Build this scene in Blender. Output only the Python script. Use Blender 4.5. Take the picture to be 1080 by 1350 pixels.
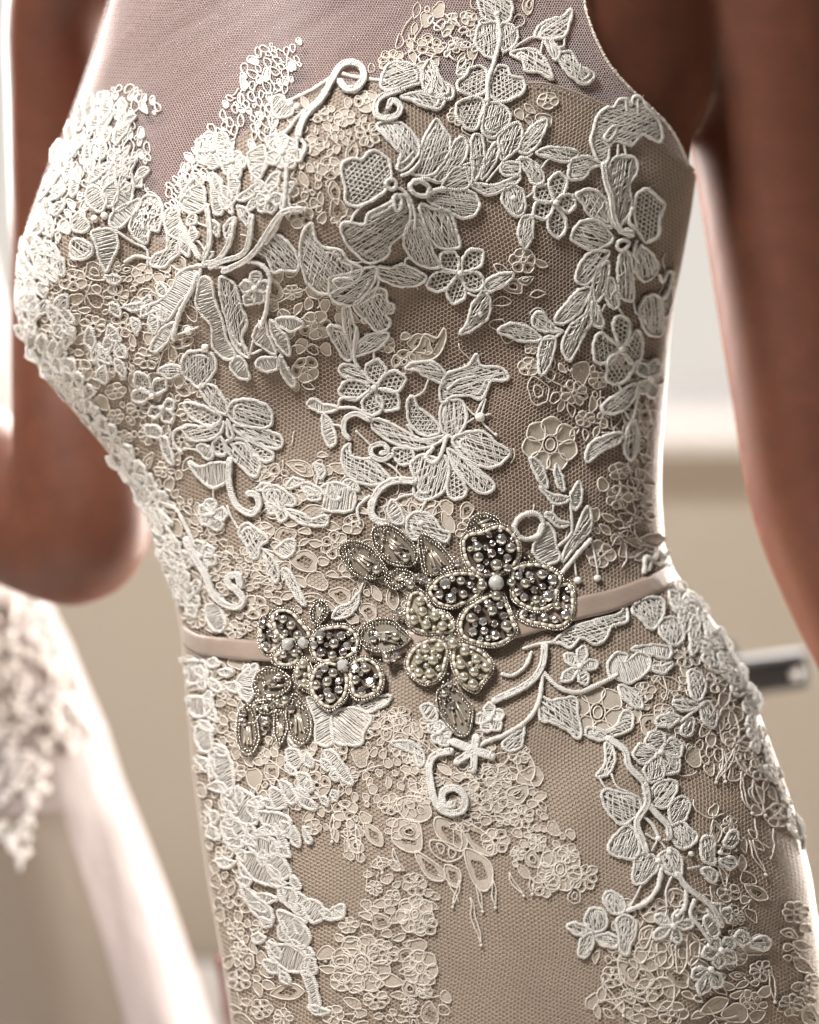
import bpy, math, random
import numpy as np
from mathutils import Vector
from mathutils.geometry import tessellate_polygon

random.seed(7)
RNG = np.random.default_rng(7)
for o in list(bpy.data.objects):
    bpy.data.objects.remove(o)
SC = bpy.context.scene
COL = SC.collection

# ------------------------------------------------------------------ scale
S = 0.00042          # metres per photo pixel on the plane Y = 0
D = 1.10             # camera distance to that plane

# ------------------------------------------------------------------ camera
cd = bpy.data.cameras.new('camera')
cam = bpy.data.objects.new('camera', cd)
COL.objects.link(cam)
cam.location = (0, -D, 0)
cam.rotation_euler = (math.radians(90), 0, 0)
cd.sensor_fit = 'VERTICAL'
cd.sensor_height = 36
cd.lens = 36 * D / (1350 * S)
cd.clip_start = 0.01
cd.clip_end = 60
cd.dof.use_dof = True
cd.dof.focus_distance = D - 0.100
cd.dof.aperture_fstop = 3.2
SC.camera = cam

# ------------------------------------------------------------------ world and light
w = bpy.data.worlds.new('World')
SC.world = w
w.use_nodes = True
bg = w.node_tree.nodes['Background']
bg.inputs[0].default_value = (1.0, 0.93, 0.86, 1)
bg.inputs[1].default_value = 0.055


def area(name, loc, target, size, power, col, size_y=None):
    l = bpy.data.lights.new(name, 'AREA')
    l.energy = power
    l.color = col
    l.shape = 'RECTANGLE'
    l.size = size
    l.size_y = size_y or size
    o = bpy.data.objects.new(name, l)
    COL.objects.link(o)
    o.location = loc
    d = Vector(target) - Vector(loc)
    o.rotation_euler = d.to_track_quat('-Z', 'Y').to_euler()
    return o


area('key_light_front', (-0.80, -1.0, 1.5), (0.0, 0, 0.02), 0.46, 80, (1.0, 0.965, 0.935))  # soft key from the upper left, its source out of view
area('window_light_right', (0.92, 1.05, 0.12), (0.80, 0, 0.08), 0.6, 105, (1.0, 0.91, 0.83), 1.2)
area('window_light_behind', (0.05, 1.1, 1.0), (0.08, 0, 0.9), 0.9, 110, (1.0, 0.93, 0.87), 0.5)
area('window_light_left', (-0.95, 0.95, 0.45), (-0.70, 0, 0.40), 0.5, 80, (1.0, 0.90, 0.84), 0.8)

SC.view_settings.view_transform = 'Standard'
SC.view_settings.look = 'None'
SC.view_settings.exposure = 0.0
SC.view_settings.gamma = 1.0


# ------------------------------------------------------------------ materials
def mat(name, col, rough=0.6, metal=0.0, var=0.0, vscale=60, bump=0.0, bscale=800, sss=0.0,
        sss_r=(1, 0.3, 0.15), sheen=0.0, coat=0.0, transl=0.0, alpha=1.0, bstretch=(1, 1, 1), bdist=0.0004,
        aniso=0.0, ior=1.5):
    m = bpy.data.materials.new(name)
    m.use_nodes = True
    nt = m.node_tree
    p = nt.nodes['Principled BSDF']
    p.inputs['Roughness'].default_value = rough
    p.inputs['Metallic'].default_value = metal
    p.inputs['Base Color'].default_value = (*col, 1)
    p.inputs['IOR'].default_value = ior
    tc = nt.nodes.new('ShaderNodeTexCoord')
    if var > 0:
        n = nt.nodes.new('ShaderNodeTexNoise')
        n.inputs['Scale'].default_value = vscale
        n.inputs['Detail'].default_value = 5
        nt.links.new(tc.outputs['Object'], n.inputs['Vector'])
        mr = nt.nodes.new('ShaderNodeMapRange')
        mr.inputs[1].default_value = 0.3
        mr.inputs[2].default_value = 0.7
        mr.inputs[3].default_value = 1 - var
        mr.inputs[4].default_value = 1 + var
        nt.links.new(n.outputs['Fac'], mr.inputs[0])
        vm = nt.nodes.new('ShaderNodeVectorMath')
        vm.operation = 'SCALE'
        vm.inputs[0].default_value = col
        nt.links.new(mr.outputs[0], vm.inputs['Scale'])
        nt.links.new(vm.outputs[0], p.inputs['Base Color'])
    if bump > 0:
        mp = nt.nodes.new('ShaderNodeMapping')
        mp.inputs['Scale'].default_value = bstretch
        nt.links.new(tc.outputs['Object'], mp.inputs[0])
        n2 = nt.nodes.new('ShaderNodeTexNoise')
        n2.inputs['Scale'].default_value = bscale
        n2.inputs['Detail'].default_value = 3
        nt.links.new(mp.outputs[0], n2.inputs['Vector'])
        b = nt.nodes.new('ShaderNodeBump')
        b.inputs['Strength'].default_value = bump
        b.inputs['Distance'].default_value = bdist
        nt.links.new(n2.outputs['Fac'], b.inputs['Height'])
        nt.links.new(b.outputs[0], p.inputs['Normal'])
    if sss > 0:
        p.inputs['Subsurface Weight'].default_value = 1.0
        p.inputs['Subsurface Radius'].default_value = sss_r
        p.inputs['Subsurface Scale'].default_value = sss
    if sheen > 0:
        p.inputs['Sheen Weight'].default_value = sheen
        p.inputs['Sheen Roughness'].default_value = 0.4
    if coat > 0:
        p.inputs['Coat Weight'].default_value = coat
        p.inputs['Coat Roughness'].default_value = 0.04
    if alpha < 1:
        p.inputs['Alpha'].default_value = alpha
    if transl > 0:
        t = nt.nodes.new('ShaderNodeBsdfTranslucent')
        t.inputs['Color'].default_value = (*col, 1)
        mx = nt.nodes.new('ShaderNodeMixShader')
        mx.inputs[0].default_value = transl
        out = nt.nodes['Material Output']
        nt.links.new(p.outputs[0], mx.inputs[1])
        nt.links.new(t.outputs[0], mx.inputs[2])
        nt.links.new(mx.outputs[0], out.inputs[0])
    return m


M = dict(
    cord=mat('white_cotton_cord', (0.75, 0.72, 0.67), 0.95, var=0.10, vscale=220, bump=0.6, bscale=1500, transl=0.12, bdist=0.0006),
    thread=mat('white_cotton_thread', (0.78, 0.745, 0.69), 0.95, var=0.12, vscale=260, bump=0.5, bscale=2500, transl=0.15),
    plate=mat('white_satin_stitch', (0.72, 0.69, 0.64), 0.9, var=0.10, vscale=200, bump=1.0, bscale=1400, bstretch=(1, 1, 0.35), bdist=0.0007),
    ccord=mat('cream_fine_cord', (0.66, 0.60, 0.53), 0.8, var=0.12, vscale=200, bump=0.4, bscale=1800),
    cplate=mat('cream_lace_fill', (0.47, 0.41, 0.34), 0.85, var=0.12, vscale=90, bump=0.8, bscale=1700, bstretch=(1, 1, 0.4), transl=0.1),
    net=mat('beige_net_thread', (0.44, 0.365, 0.295), 0.8, var=0.1, vscale=50),
    tulle=mat('pale_tulle_thread', (0.66, 0.57, 0.55), 0.8),
    tullefilm=mat('tulle_haze_film', (0.64, 0.52, 0.50), 0.8, alpha=0.12),
    ribbon=mat('rose_beige_satin', (0.30, 0.232, 0.188), 0.40, var=0.08, vscale=60, bump=0.3, bscale=170, bstretch=(0.22, 1, 1.4), sheen=0.2, bdist=0.0012),
    pearl=mat('grey_pearl', (0.56, 0.525, 0.46), 0.2, metal=0.8, coat=1.0),
    ipearl=mat('ivory_pearl', (0.58, 0.54, 0.44), 0.22, metal=0.65, coat=1.0),
    stone=mat('cut_crystal', (0.95, 0.92, 0.90), 0.14, metal=0.9),
    dstone=mat('dark_cut_crystal', (0.62, 0.55, 0.54), 0.12, metal=0.9),
    opal=mat('milky_stone', (0.45, 0.445, 0.42), 0.08, coat=1.0, sss=0.002, sss_r=(1, 1, 1)),
    setting=mat('aged_silver', (0.34, 0.30, 0.25), 0.25, metal=1.0),
    seed=mat('silver_seed_bead', (0.60, 0.555, 0.49), 0.16, metal=0.9),
    bugle=mat('champagne_bugle_bead', (0.60, 0.54, 0.44), 0.15, metal=0.45, coat=0.8),
    rim=mat('ivory_bugle_rim', (0.66, 0.60, 0.50), 0.25, metal=0.15, coat=0.6, var=0.15, vscale=300),
    dback=mat('dark_brown_felt', (0.10, 0.072, 0.055), 0.9, bump=0.5, bscale=900),
    iback=mat('ivory_felt', (0.34, 0.295, 0.225), 0.8, bump=0.5, bscale=900),
    lback=mat('beige_organza', (0.19, 0.16, 0.125), 0.5, bump=0.3, bscale=900),
    skin=mat('skin', (0.125, 0.045, 0.024), 0.5, var=0.11, vscale=60, bump=0.3, bscale=1500, sss=0.009, bdist=0.0002),
    wallp=mat('beige_wall_paint', (0.38, 0.336, 0.275), 0.8, var=0.02, vscale=3, bump=0.1, bscale=300),
    white=mat('white_gloss_paint', (0.80, 0.79, 0.77), 0.6, bump=0.05, bscale=100),
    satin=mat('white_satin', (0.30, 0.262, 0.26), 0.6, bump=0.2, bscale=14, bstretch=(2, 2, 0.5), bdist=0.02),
    shaded_grey_satin=mat('shaded_brown_satin', (0.17, 0.14, 0.112), 0.5, sheen=0.2, bump=0.2, bscale=14, bdist=0.01),
    far_lace=mat('far_white_lace', (0.70, 0.68, 0.66), 0.9),
    black=mat('black_metal', (0.012, 0.012, 0.015), 0.6),
    top_highlight=mat('grey_rail_highlight', (0.14, 0.145, 0.155), 0.7),
    steel=mat('polished_steel', (0.8, 0.8, 0.8), 0.2, metal=0.6),
    red=mat('red_edge_strip', (0.17, 0.035, 0.025), 0.8, sheen=0.3),
    floor=mat('pale_floor', (0.55, 0.52, 0.48), 0.5, bump=0.1, bscale=40),
)

M['skin'].node_tree.nodes['Principled BSDF'].inputs['Specular IOR Level'].default_value = 0.35
def add_stitch(m, period, amt):
    nt = m.node_tree
    b = [n for n in nt.nodes if n.type == 'BUMP'][0]
    a = nt.nodes.new('ShaderNodeAttribute'); a.attribute_name = 'stitch'
    mu = nt.nodes.new('ShaderNodeMath'); mu.operation = 'MULTIPLY'; mu.inputs[1].default_value = 2 * math.pi / period
    sn = nt.nodes.new('ShaderNodeMath'); sn.operation = 'SINE'
    m2 = nt.nodes.new('ShaderNodeMath'); m2.operation = 'MULTIPLY'; m2.inputs[1].default_value = amt
    ad = nt.nodes.new('ShaderNodeMath'); ad.operation = 'ADD'
    src = b.inputs['Height'].links[0].from_socket
    nt.links.new(a.outputs['Fac'], mu.inputs[0]); nt.links.new(mu.outputs[0], sn.inputs[0]); nt.links.new(sn.outputs[0], m2.inputs[0])
    nt.links.new(m2.outputs[0], ad.inputs[0]); nt.links.new(src, ad.inputs[1]); nt.links.new(ad.outputs[0], b.inputs['Height'])


add_stitch(M['cord'], 2.7, 0.50)
# openwork stitching: the fill between the cords is pierced by small slits
mo = M['cord'].copy(); mo.name = 'pierced_stitching'
nt = mo.node_tree
tc = nt.nodes.new('ShaderNodeTexCoord')
n_ = nt.nodes.new('ShaderNodeTexNoise'); n_.inputs['Scale'].default_value = 780; n_.inputs['Detail'].default_value = 1.5
mp = nt.nodes.new('ShaderNodeMapping'); mp.inputs['Scale'].default_value = (1.4, 1, 0.75); mp.inputs['Rotation'].default_value = (0, 0.5, 0)
nt.links.new(tc.outputs['Object'], mp.inputs[0]); nt.links.new(mp.outputs[0], n_.inputs['Vector'])
gt = nt.nodes.new('ShaderNodeMath'); gt.operation = 'GREATER_THAN'; gt.inputs[1].default_value = 0.545
nt.links.new(n_.outputs['Fac'], gt.inputs[0])
nt.links.new(gt.outputs[0], nt.nodes['Principled BSDF'].inputs['Alpha'])
for l in list(nt.links):
    if l.to_node.type == 'OUTPUT_MATERIAL':
        nt.links.remove(l)
nt.links.new(nt.nodes['Principled BSDF'].outputs[0], nt.nodes['Material Output'].inputs[0])
M['pierced'] = mo

# lining: champagne satin, with the shade below the bust mixed in as mocha colour
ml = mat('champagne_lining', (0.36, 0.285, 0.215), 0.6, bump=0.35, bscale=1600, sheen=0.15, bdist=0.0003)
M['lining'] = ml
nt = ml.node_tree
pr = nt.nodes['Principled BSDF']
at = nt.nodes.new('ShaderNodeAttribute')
at.attribute_name = 'torso_shade'
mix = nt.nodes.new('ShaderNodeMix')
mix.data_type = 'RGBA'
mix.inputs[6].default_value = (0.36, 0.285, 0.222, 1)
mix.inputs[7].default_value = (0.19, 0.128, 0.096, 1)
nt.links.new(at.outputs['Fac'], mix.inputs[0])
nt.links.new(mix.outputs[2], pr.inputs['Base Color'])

me_ = bpy.data.materials.new('window_daylight')
me_.use_nodes = True
nt = me_.node_tree
em = nt.nodes.new('ShaderNodeEmission')
em.inputs[0].default_value = (1.0, 0.93, 0.84, 1)
em.inputs[1].default_value = 0.80
nt.links.new(em.outputs[0], nt.nodes['Material Output'].inputs[0])
M['daylight'] = me_


# ------------------------------------------------------------------ object helpers
def mesh_obj(name, verts, faces, m, parent=None, smooth=True):
    me = bpy.data.meshes.new(name)
    me.from_pydata([tuple(v) for v in verts] if not isinstance(verts, np.ndarray) else verts.tolist(), [], faces)
    if smooth:
        me.polygons.foreach_set('use_smooth', [True] * len(me.polygons))
    me.materials.append(m)
    me.update()
    o = bpy.data.objects.new(name, me)
    COL.objects.link(o)
    if parent:
        o.parent = parent
    return o


def empty(name, parent=None, loc=(0, 0, 0)):
    o = bpy.data.objects.new(name, None)
    o.empty_display_size = 0.02
    COL.objects.link(o)
    if parent:
        o.parent = parent
    o.location = loc
    return o


def tag(o, label, cat, kind=None, group=None):
    if label:
        o['label'] = label
    if cat:
        o['category'] = cat
    if kind:
        o['kind'] = kind
    if group:
        o['group'] = group
    return o


def box_v(x0, x1, y0, y1, z0, z1, b=0.0):
    v = [(x, y, z) for x in (x0, x1) for y in (y0, y1) for z in (z0, z1)]
    f = [(0, 1, 3, 2), (4, 6, 7, 5), (0, 4, 5, 1), (2, 3, 7, 6), (0, 2, 6, 4), (1, 5, 7, 3)]
    return v, f


def box(name, x0, x1, y0, y1, z0, z1, m, parent=None, bevel=0.0):
    v, f = box_v(x0, x1, y0, y1, z0, z1)
    o = mesh_obj(name, v, f, m, parent, smooth=False)
    if bevel:
        bm = o.modifiers.new('bevel', 'BEVEL')
        bm.width = bevel
        bm.segments = 3
    return o


# ------------------------------------------------------------------ the body surface (all in photo pixels on plane Y=0)
SIL = np.array([   # y, left, right, depth(m)
    (-420, 420, 640, .050), (-340, 400, 660, .052), (-280, 360, 700, .060), (-230, 240, 830, .070),
    (-170, 170, 930, .078), (-90, 150, 950, .082), (0, 140, 950, .086), (70, 118, 945, .090), (130, 98, 938, .094),
    (180, 80, 925, .098), (230, 56, 918, .100), (280, 38, 911, .102), (340, 24, 900, .104), (400, 20, 889, .104),
    (450, 32, 883, .102), (500, 60, 880, .100), (545, 100, 876, .098), (590, 138, 873, .096), (625, 163, 872, .095),
    (660, 186, 872, .094), (720, 205, 876, .092), (755, 216, 890, .092), (790, 230, 918, .094), (830, 238, 948, .098),
    (900, 244, 985, .106), (1000, 252, 1022, .116), (1080, 262, 1050, .122), (1150, 272, 1067, .126),
    (1250, 290, 1082, .130), (1350, 306, 1092, .132), (1500, 318, 1100, .134), (1700, 320, 1110, .134)], float)


def sil(py):
    return (np.interp(py, SIL[:, 0], SIL[:, 1]), np.interp(py, SIL[:, 0], SIL[:, 2]), np.interp(py, SIL[:, 0], SIL[:, 3]))


def gauss(px, py, cx, cy, sx, sy, rot=0.0):
    dx, dy = px - cx, py - cy
    c, s_ = math.cos(rot), math.sin(rot)
    a = (dx * c + dy * s_) / sx
    b = (-dx * s_ + dy * c) / sy
    return np.exp(-(a * a + b * b))


def fpix(px, py, ucl=0.965):
    """front depth Y for a position on the Y=0 plane given in pixels"""
    l, r, b = sil(py)
    u = (px - (l + r) / 2) / ((r - l) / 2)
    u = np.clip(u, -ucl, ucl)
    prof = (1 - np.abs(u) ** 2.3) ** 0.58
    y = -b * prof
    edge = np.clip(1 - np.abs(u) ** 6, 0, 1)
    y = y - edge * (0.034 * gauss(px, py, 440, 270, 150, 135) + 0.024 * gauss(px, py, 110, 300, 85, 120)
                    - 0.012 * gauss(px, py, 222, 250, 42, 150)
                    - 0.012 * gauss(px, py, 430, 560, 190, 110)
                    + 0.010 * gauss(px, py, 520, 1120, 260, 230)
                    + 0.008 * gauss(px, py, 850, 1120, 130, 200))
    # diagonal tension folds of the sheer yoke
    y = y - edge * 0.0016 * np.exp(-((py - 60) / 110.0) ** 2) * (np.sin((px * 0.75 + py) * 0.06 + 1.2 * np.sin(px * 0.01)) ** 3) * np.clip((620 - px) / 200, 0, 1)
    # slight ripples in the cloth
    y = y + edge * 0.0009 * np.sin(px * 0.035 + py * 0.021 + 1.5 * np.sin(py * 0.013))
    return y


def P(px, py, h):
    """photo pixel -> point on the front of the gown, raised h pixels along the surface normal"""
    px = np.asarray(px, float); py = np.asarray(py, float); h = np.asarray(h, float)
    qx, qy = px.copy(), py.copy()
    for _ in range(8):
        Y = fpix(qx, qy)
        k = (D + Y) / D
        qx = qx * 0.4 + 0.6 * (540 + (px - 540) * k)
        qy = qy * 0.4 + 0.6 * (675 + (py - 675) * k)
    Y = fpix(qx, qy)
    e = 2.0
    fx = (fpix(qx + e, qy) - fpix(qx - e, qy)) / (2 * e * S)
    fz = -(fpix(qx, qy + e) - fpix(qx, qy - e)) / (2 * e * S)
    fx = np.clip(fx, -2.2, 2.2); fz = np.clip(fz, -1.5, 1.5)
    n = np.stack([fx, -np.ones_like(fx), fz], -1)
    n /= np.linalg.norm(n, axis=-1, keepdims=True)
    base = np.stack([(qx - 540) * S, Y, (675 - qy) * S], -1)
    return base + n * (h * S)[..., None]


def back_y(py, sn, b):
    return b * 0.95 * sn


# ------------------------------------------------------------------ pattern geometry in (px, py, h) space
def pts(s):
    return np.array([[float(a) for a in p.split(',')] for p in s.replace(';', ' ').split()])


def smooth(p, closed=True, step=3.0):
    p = np.asarray(p, float)
    n = len(p)
    out = []
    rng = range(n) if closed else range(n - 1)
    for i in rng:
        if closed:
            a, b, c, d = p[(i - 1) % n], p[i], p[(i + 1) % n], p[(i + 2) % n]
        else:
            a = p[i - 1] if i > 0 else 2 * p[0] - p[1]
            b, c = p[i], p[i + 1]
            d = p[i + 2] if i + 2 < n else 2 * p[-1] - p[-2]
        k = max(2, int(np.linalg.norm(c - b) / 2))
        for t in np.arange(k) / k:
            out.append(0.5 * (2 * b + (c - a) * t + (2 * a - 5 * b + 4 * c - d) * t * t + (3 * b - a - 3 * c + d) * t ** 3))
    if not closed:
        out.append(p[-1])
    out = np.array(out)
    q = np.vstack([out, out[:1]]) if closed else out
    L = np.concatenate([[0], np.cumsum(np.linalg.norm(np.diff(q, axis=0), axis=1))])
    m = max(4, int(L[-1] / step))
    t = np.linspace(0, L[-1], m + 1)
    if closed:
        t = t[:-1]
    return np.stack([np.interp(t, L, q[:, 0]), np.interp(t, L, q[:, 1])], 1)


class Pat:
    def __init__(self):
        self.v = []
        self.f = []
        self.mi = []
        self.st = []
        self.n = 0

    def add(self, v, f, mi=0, st=None):
        v = np.asarray(v, float)
        self.st.append(np.zeros(len(v)) if st is None else np.asarray(st, float))
        self.v.append(v)
        for a in f:
            self.f.append(tuple(int(i) + self.n for i in a))
            self.mi.append(mi)
        self.n += len(v)

    def tube(self, p, r, h, closed=False, sides=6, flat=0.9, rj=0.0, mi=0, taper=False):
        fuzz = 0.10 if rj >= 0.08 and sides >= 5 else 0.0
        p = np.asarray(p, float)
        n = len(p)
        r_skew = 1.6
        if n < 2:
            return
        if closed:
            t = np.roll(p, -1, 0) - np.roll(p, 1, 0)
        else:
            t = np.gradient(p, axis=0)
        t /= (np.linalg.norm(t, axis=1, keepdims=True) + 1e-9)
        sd = np.stack([-t[:, 1], t[:, 0]], 1)
        rr = np.full(n, float(r)) if np.isscalar(r) else np.asarray(r, float)
        if rj:
            rr = rr * (1 + rj * RNG.standard_normal(n))
        if taper and not closed:
            e = np.minimum(np.arange(n), np.arange(n)[::-1]) / 2.0
            rr = rr * np.clip(0.35 + e * 0.4, 0, 1)
        hh = np.full(n, float(h)) if np.isscalar(h) else np.asarray(h, float)
        ph = np.arange(sides) * 2 * math.pi / sides
        R2 = rr[:, None] * (1 + fuzz * RNG.standard_normal((n, sides)))
        X = p[:, None, 0] + sd[:, None, 0] * R2 * np.cos(ph)
        Y = p[:, None, 1] + sd[:, None, 1] * R2 * np.cos(ph)
        H = hh[:, None] + R2 * flat * np.sin(ph)
        v = np.stack([X, Y, H], -1).reshape(-1, 3)
        f = []
        m = n if closed else n - 1
        for i in range(m):
            a, b = i * sides, ((i + 1) % n) * sides
            for k in range(sides):
                k2 = (k + 1) % sides
                f.append((a + k, a + k2, b + k2, b + k))
        if not closed and sides > 3:
            f.append(tuple(range(sides))[::-1])
            f.append(tuple((n - 1) * sides + k for k in range(sides)))
        al = np.concatenate([[0], np.cumsum(np.linalg.norm(np.diff(p, axis=0), axis=1))])
        self.add(v, f, mi, (al[:, None] + r_skew * np.cos(ph)).ravel() if sides >= 5 else None)

    def plate(self, p, h, mi=0, dome=0.0, thick=0.0):
        v = [Vector((a, b, 0)) for a, b in p]
        tri = tessellate_polygon([v])
        vv = np.column_stack([p, np.full(len(p), float(h))])
        f = []
        for t in tri:
            a, b, c = (p[i] for i in t)
            s_ = (b[0] - a[0]) * (c[1] - a[1]) - (b[1] - a[1]) * (c[0] - a[0])
            f.append(tuple(t) if s_ < 0 else tuple(t)[::-1])
        self.add(vv, f, mi)
        if thick:
            n = len(p)
            v2 = np.vstack([vv, vv - [0, 0, thick]])
            self.add(v2, [(i, (i + 1) % n, (i + 1) % n + n, i + n) for i in range(n)], mi)

    def threads(self, poly, ang, sp, r, h, jit=0.5, dome=1.0, mi=1, sides=3, gap=0.0):
        """parallel threads at an angle, clipped to the outline"""
        c, s_ = math.cos(ang), math.sin(ang)
        R = np.array([[c, s_], [-s_, c]])
        q = poly @ R.T
        ctr = q.mean(0)
        ext = (q.max(0) - q.min(0)) / 2 + 1e-3
        y = q[:, 1].min() + sp * 0.5
        y1 = q[:, 1].max()
        nx = np.roll(q, -1, 0)
        while y < y1:
            yy = y + RNG.uniform(-jit, jit) * sp * 0.5
            m = ((q[:, 1] <= yy) & (nx[:, 1] > yy)) | ((q[:, 1] > yy) & (nx[:, 1] <= yy))
            if m.any():
                a, b = q[m], nx[m]
                xs = np.sort(a[:, 0] + (yy - a[:, 1]) / (b[:, 1] - a[:, 1] + 1e-12) * (b[:, 0] - a[:, 0]))
                for i in range(0, len(xs) - 1, 2):
                    x0, x1 = xs[i], xs[i + 1]
                    if x1 - x0 < 2.5 or RNG.random() < gap:
                        continue
                    k = max(3, int((x1 - x0) / 5) + 1)
                    xx = np.linspace(x0, x1, k)
                    yw = yy + RNG.uniform(-1, 1, k) * sp * 0.28 * jit + RNG.uniform(-1, 1) * sp * 0.7 * jit * np.linspace(-1, 1, k)
                    hd = h + dome * np.clip(1 - ((xx - ctr[0]) / ext[0]) ** 2, 0, 1) * np.clip(1 - ((yy - ctr[1]) / ext[1]) ** 2, 0, 1) \
                        + RNG.uniform(-0.25, 0.25, k)
                    pp = np.stack([xx, yw], 1) @ R
                    self.tube(pp, r, hd, False, sides, 1.0, 0.12, mi)
            y += sp * (1 + RNG.uniform(-0.15, 0.15) * jit)

    def blob(self, x, y, r, h, sq=0.7, mi=0, nu=8, nv=5, rj=0.1):
        v = [(x, y, h + r * sq)]
        for i in range(1, nv):
            a = math.pi * i / nv
            for k in range(nu):
                b = 2 * math.pi * k / nu
                q = r * (1 + RNG.uniform(-rj, rj))
                v.append((x + q * math.sin(a) * math.cos(b), y + q * math.sin(a) * math.sin(b), h + q * sq * math.cos(a)))
        v.append((x, y, h - r * sq))
        f = [(0, 1 + (k + 1) % nu, 1 + k) for k in range(nu)]
        for i in range(nv - 2):
            for k in range(nu):
                a = 1 + i * nu + k; b = 1 + i * nu + (k + 1) % nu
                f.append((a, b, b + nu, a + nu))
        e = len(v) - 1
        o = 1 + (nv - 2) * nu
        f += [(o + k, o + (k + 1) % nu, e) for k in range(nu)]
        self.add(v, f, mi)

    def build(self, name, mats, parent=None):
        if not self.v:
            return None
        a = np.vstack(self.v)
        w_ = P(a[:, 0], a[:, 1], a[:, 2])
        me = bpy.data.meshes.new(name)
        me.from_pydata(w_.tolist(), [], self.f)
        for m in mats:
            me.materials.append(m)
        me.polygons.foreach_set('material_index', self.mi)
        me.polygons.foreach_set('use_smooth', [True] * len(me.polygons))
        at_ = me.attributes.new('stitch', 'FLOAT', 'POINT')
        at_.data.foreach_set('value', np.concatenate(self.st).astype(np.float32))
        me.update()
        o = bpy.data.objects.new(name, me)
        COL.objects.link(o)
        if parent:
            o.parent = parent
        return o


def inside(poly, x, y):
    r = np.zeros(np.shape(x), bool)
    n = len(poly)
    for i in range(n):
        x0, y0 = poly[i]
        x1, y1 = poly[(i + 1) % n]
        if y0 == y1:
            continue
        r ^= ((y0 > y) != (y1 > y)) & (x < (x1 - x0) * (y - y0) / (y1 - y0) + x0)
    return r


def leaf_outline(bx, by, tx, ty, w_, bend=0.0, rnd=0.3):
    """outline of a leaf (rnd 0 = pointed) or round petal (rnd 1) from base to tip"""
    b, t = np.array([bx, by]), np.array([tx, ty])
    d = t - b
    L = np.linalg.norm(d)
    d /= L
    s_ = np.array([-d[1], d[0]])
    ts = np.linspace(0, 1, 9)
    if rnd > 0.5:
        prof = np.array([0.12, 0.45, 0.72, 0.9, 1.0, 1.0, 0.88, 0.55, 0.0])
    else:
        prof = np.array([0.10, 0.5, 0.82, 1.0, 0.98, 0.82, 0.58, 0.3, 0.0])
    cen = b + np.outer(ts * L, d) + np.outer(np.sin(ts * math.pi) * bend, s_)
    up = cen + np.outer(prof * w_ / 2, s_)
    dn = cen - np.outer(prof * w_ / 2, s_)
    return np.vstack([up, dn[-2::-1]])


CM = [M['cord'], M['thread'], M['plate'], M['pierced']]
CC = [M['ccord'], M['net'], M['cplate']]
OCC = []     # centres and radii of heavy lace, used to keep the fine lace cells off it


def petal(fill, outline, r=2.2, h=3.5, smooth_it=True, pat=None):
    o = smooth(outline, True, 2.2) if smooth_it else outline
    # small hand-made wobble
    ctr = o.mean(0)
    n = len(o)
    ph = RNG.uniform(0, 6.28, 3)
    a = np.arange(n) / n * 2 * math.pi
    wob = 0.5 * np.sin(5 * a + ph[0]) + 0.35 * np.sin(11 * a + ph[1])
    d = o - ctr
    d /= (np.linalg.norm(d, axis=1, keepdims=True) + 1e-6)
    o = o + d * wob[:, None]
    pt = pat or Pat()
    q = o - ctr
    u, s_, vt = np.linalg.svd(q, full_matrices=False)
    ax = vt[0]
    ang = math.atan2(ax[1], ax[0])
    size = math.sqrt(s_[1] / math.sqrt(n))
    if min(s_[0], s_[1]) / math.sqrt(n) < 4.0:
        r = min(r, 2.2)
    pt.tube(o, r, h, True, 6, 1.0, 0.10, 0)
    ins = ctr + (o - ctr) * 0.93
    for i in range(int(RNG.integers(0, 3)), n, 4):      # stray cotton fibres
        if RNG.random() < 0.7:
            a0 = RNG.uniform(0, 6.28)
            l_ = RNG.uniform(2.5, 6.0)
            b0 = a0 + RNG.uniform(-.9, .9)
            p0 = o[i]
            p1 = p0 + np.array([math.cos(a0), math.sin(a0)]) * l_ * .5
            p2 = p1 + np.array([math.cos(b0), math.sin(b0)]) * l_ * .5
            pt.tube(np.array([p0, p1, p2]), 0.27, np.array([h + 1.2, h + 2.2, h + 1.2 + RNG.uniform(-.5, 1.5)]), False, 3, 1, 0, 1)
    if fill == 's':
        pt.plate(ctr + (o - ctr) * 0.98, h - 1.0, 3)
        pt.threads(ins, ang + RNG.uniform(-0.15, 0.15), 2.5, 0.92, h - 0.3, 1.2, 2.0)
        pt.threads(ins, ang + 0.85 + RNG.uniform(-0.2, 0.2), 4.4, 0.75, h - 0.3, 1.2, 2.1)
        # raised satin ridge along one flank of the petal
        if len(o) > 24 and RNG.random() < 0.75:
            k = n // 2
            i0 = RNG.integers(0, n)
            seg = np.array([o[(i0 + j) % n] for j in range(k // 2 + 2)])
            seg = seg + (ctr - seg) * 0.28
            pt.tube(seg, 2.0, h + 0.6, False, 6, 0.8, 0.14, 0, taper=True)
    elif fill == 'n':
        for k in (0.15, 1.2, 2.25):
            pt.threads(ins, ang + k, 5.4, 0.75, h - 1.0, 0.25, 0.6)
    elif fill == 'd':
        pt.plate(ctr + (o - ctr) * 0.97, h - 0.6, 2)
        pt.threads(ins, ang + 1.35 + RNG.uniform(-0.2, 0.2), 2.4, 0.95, h - 0.4, 0.7, 1.6)
    return pt


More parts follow.
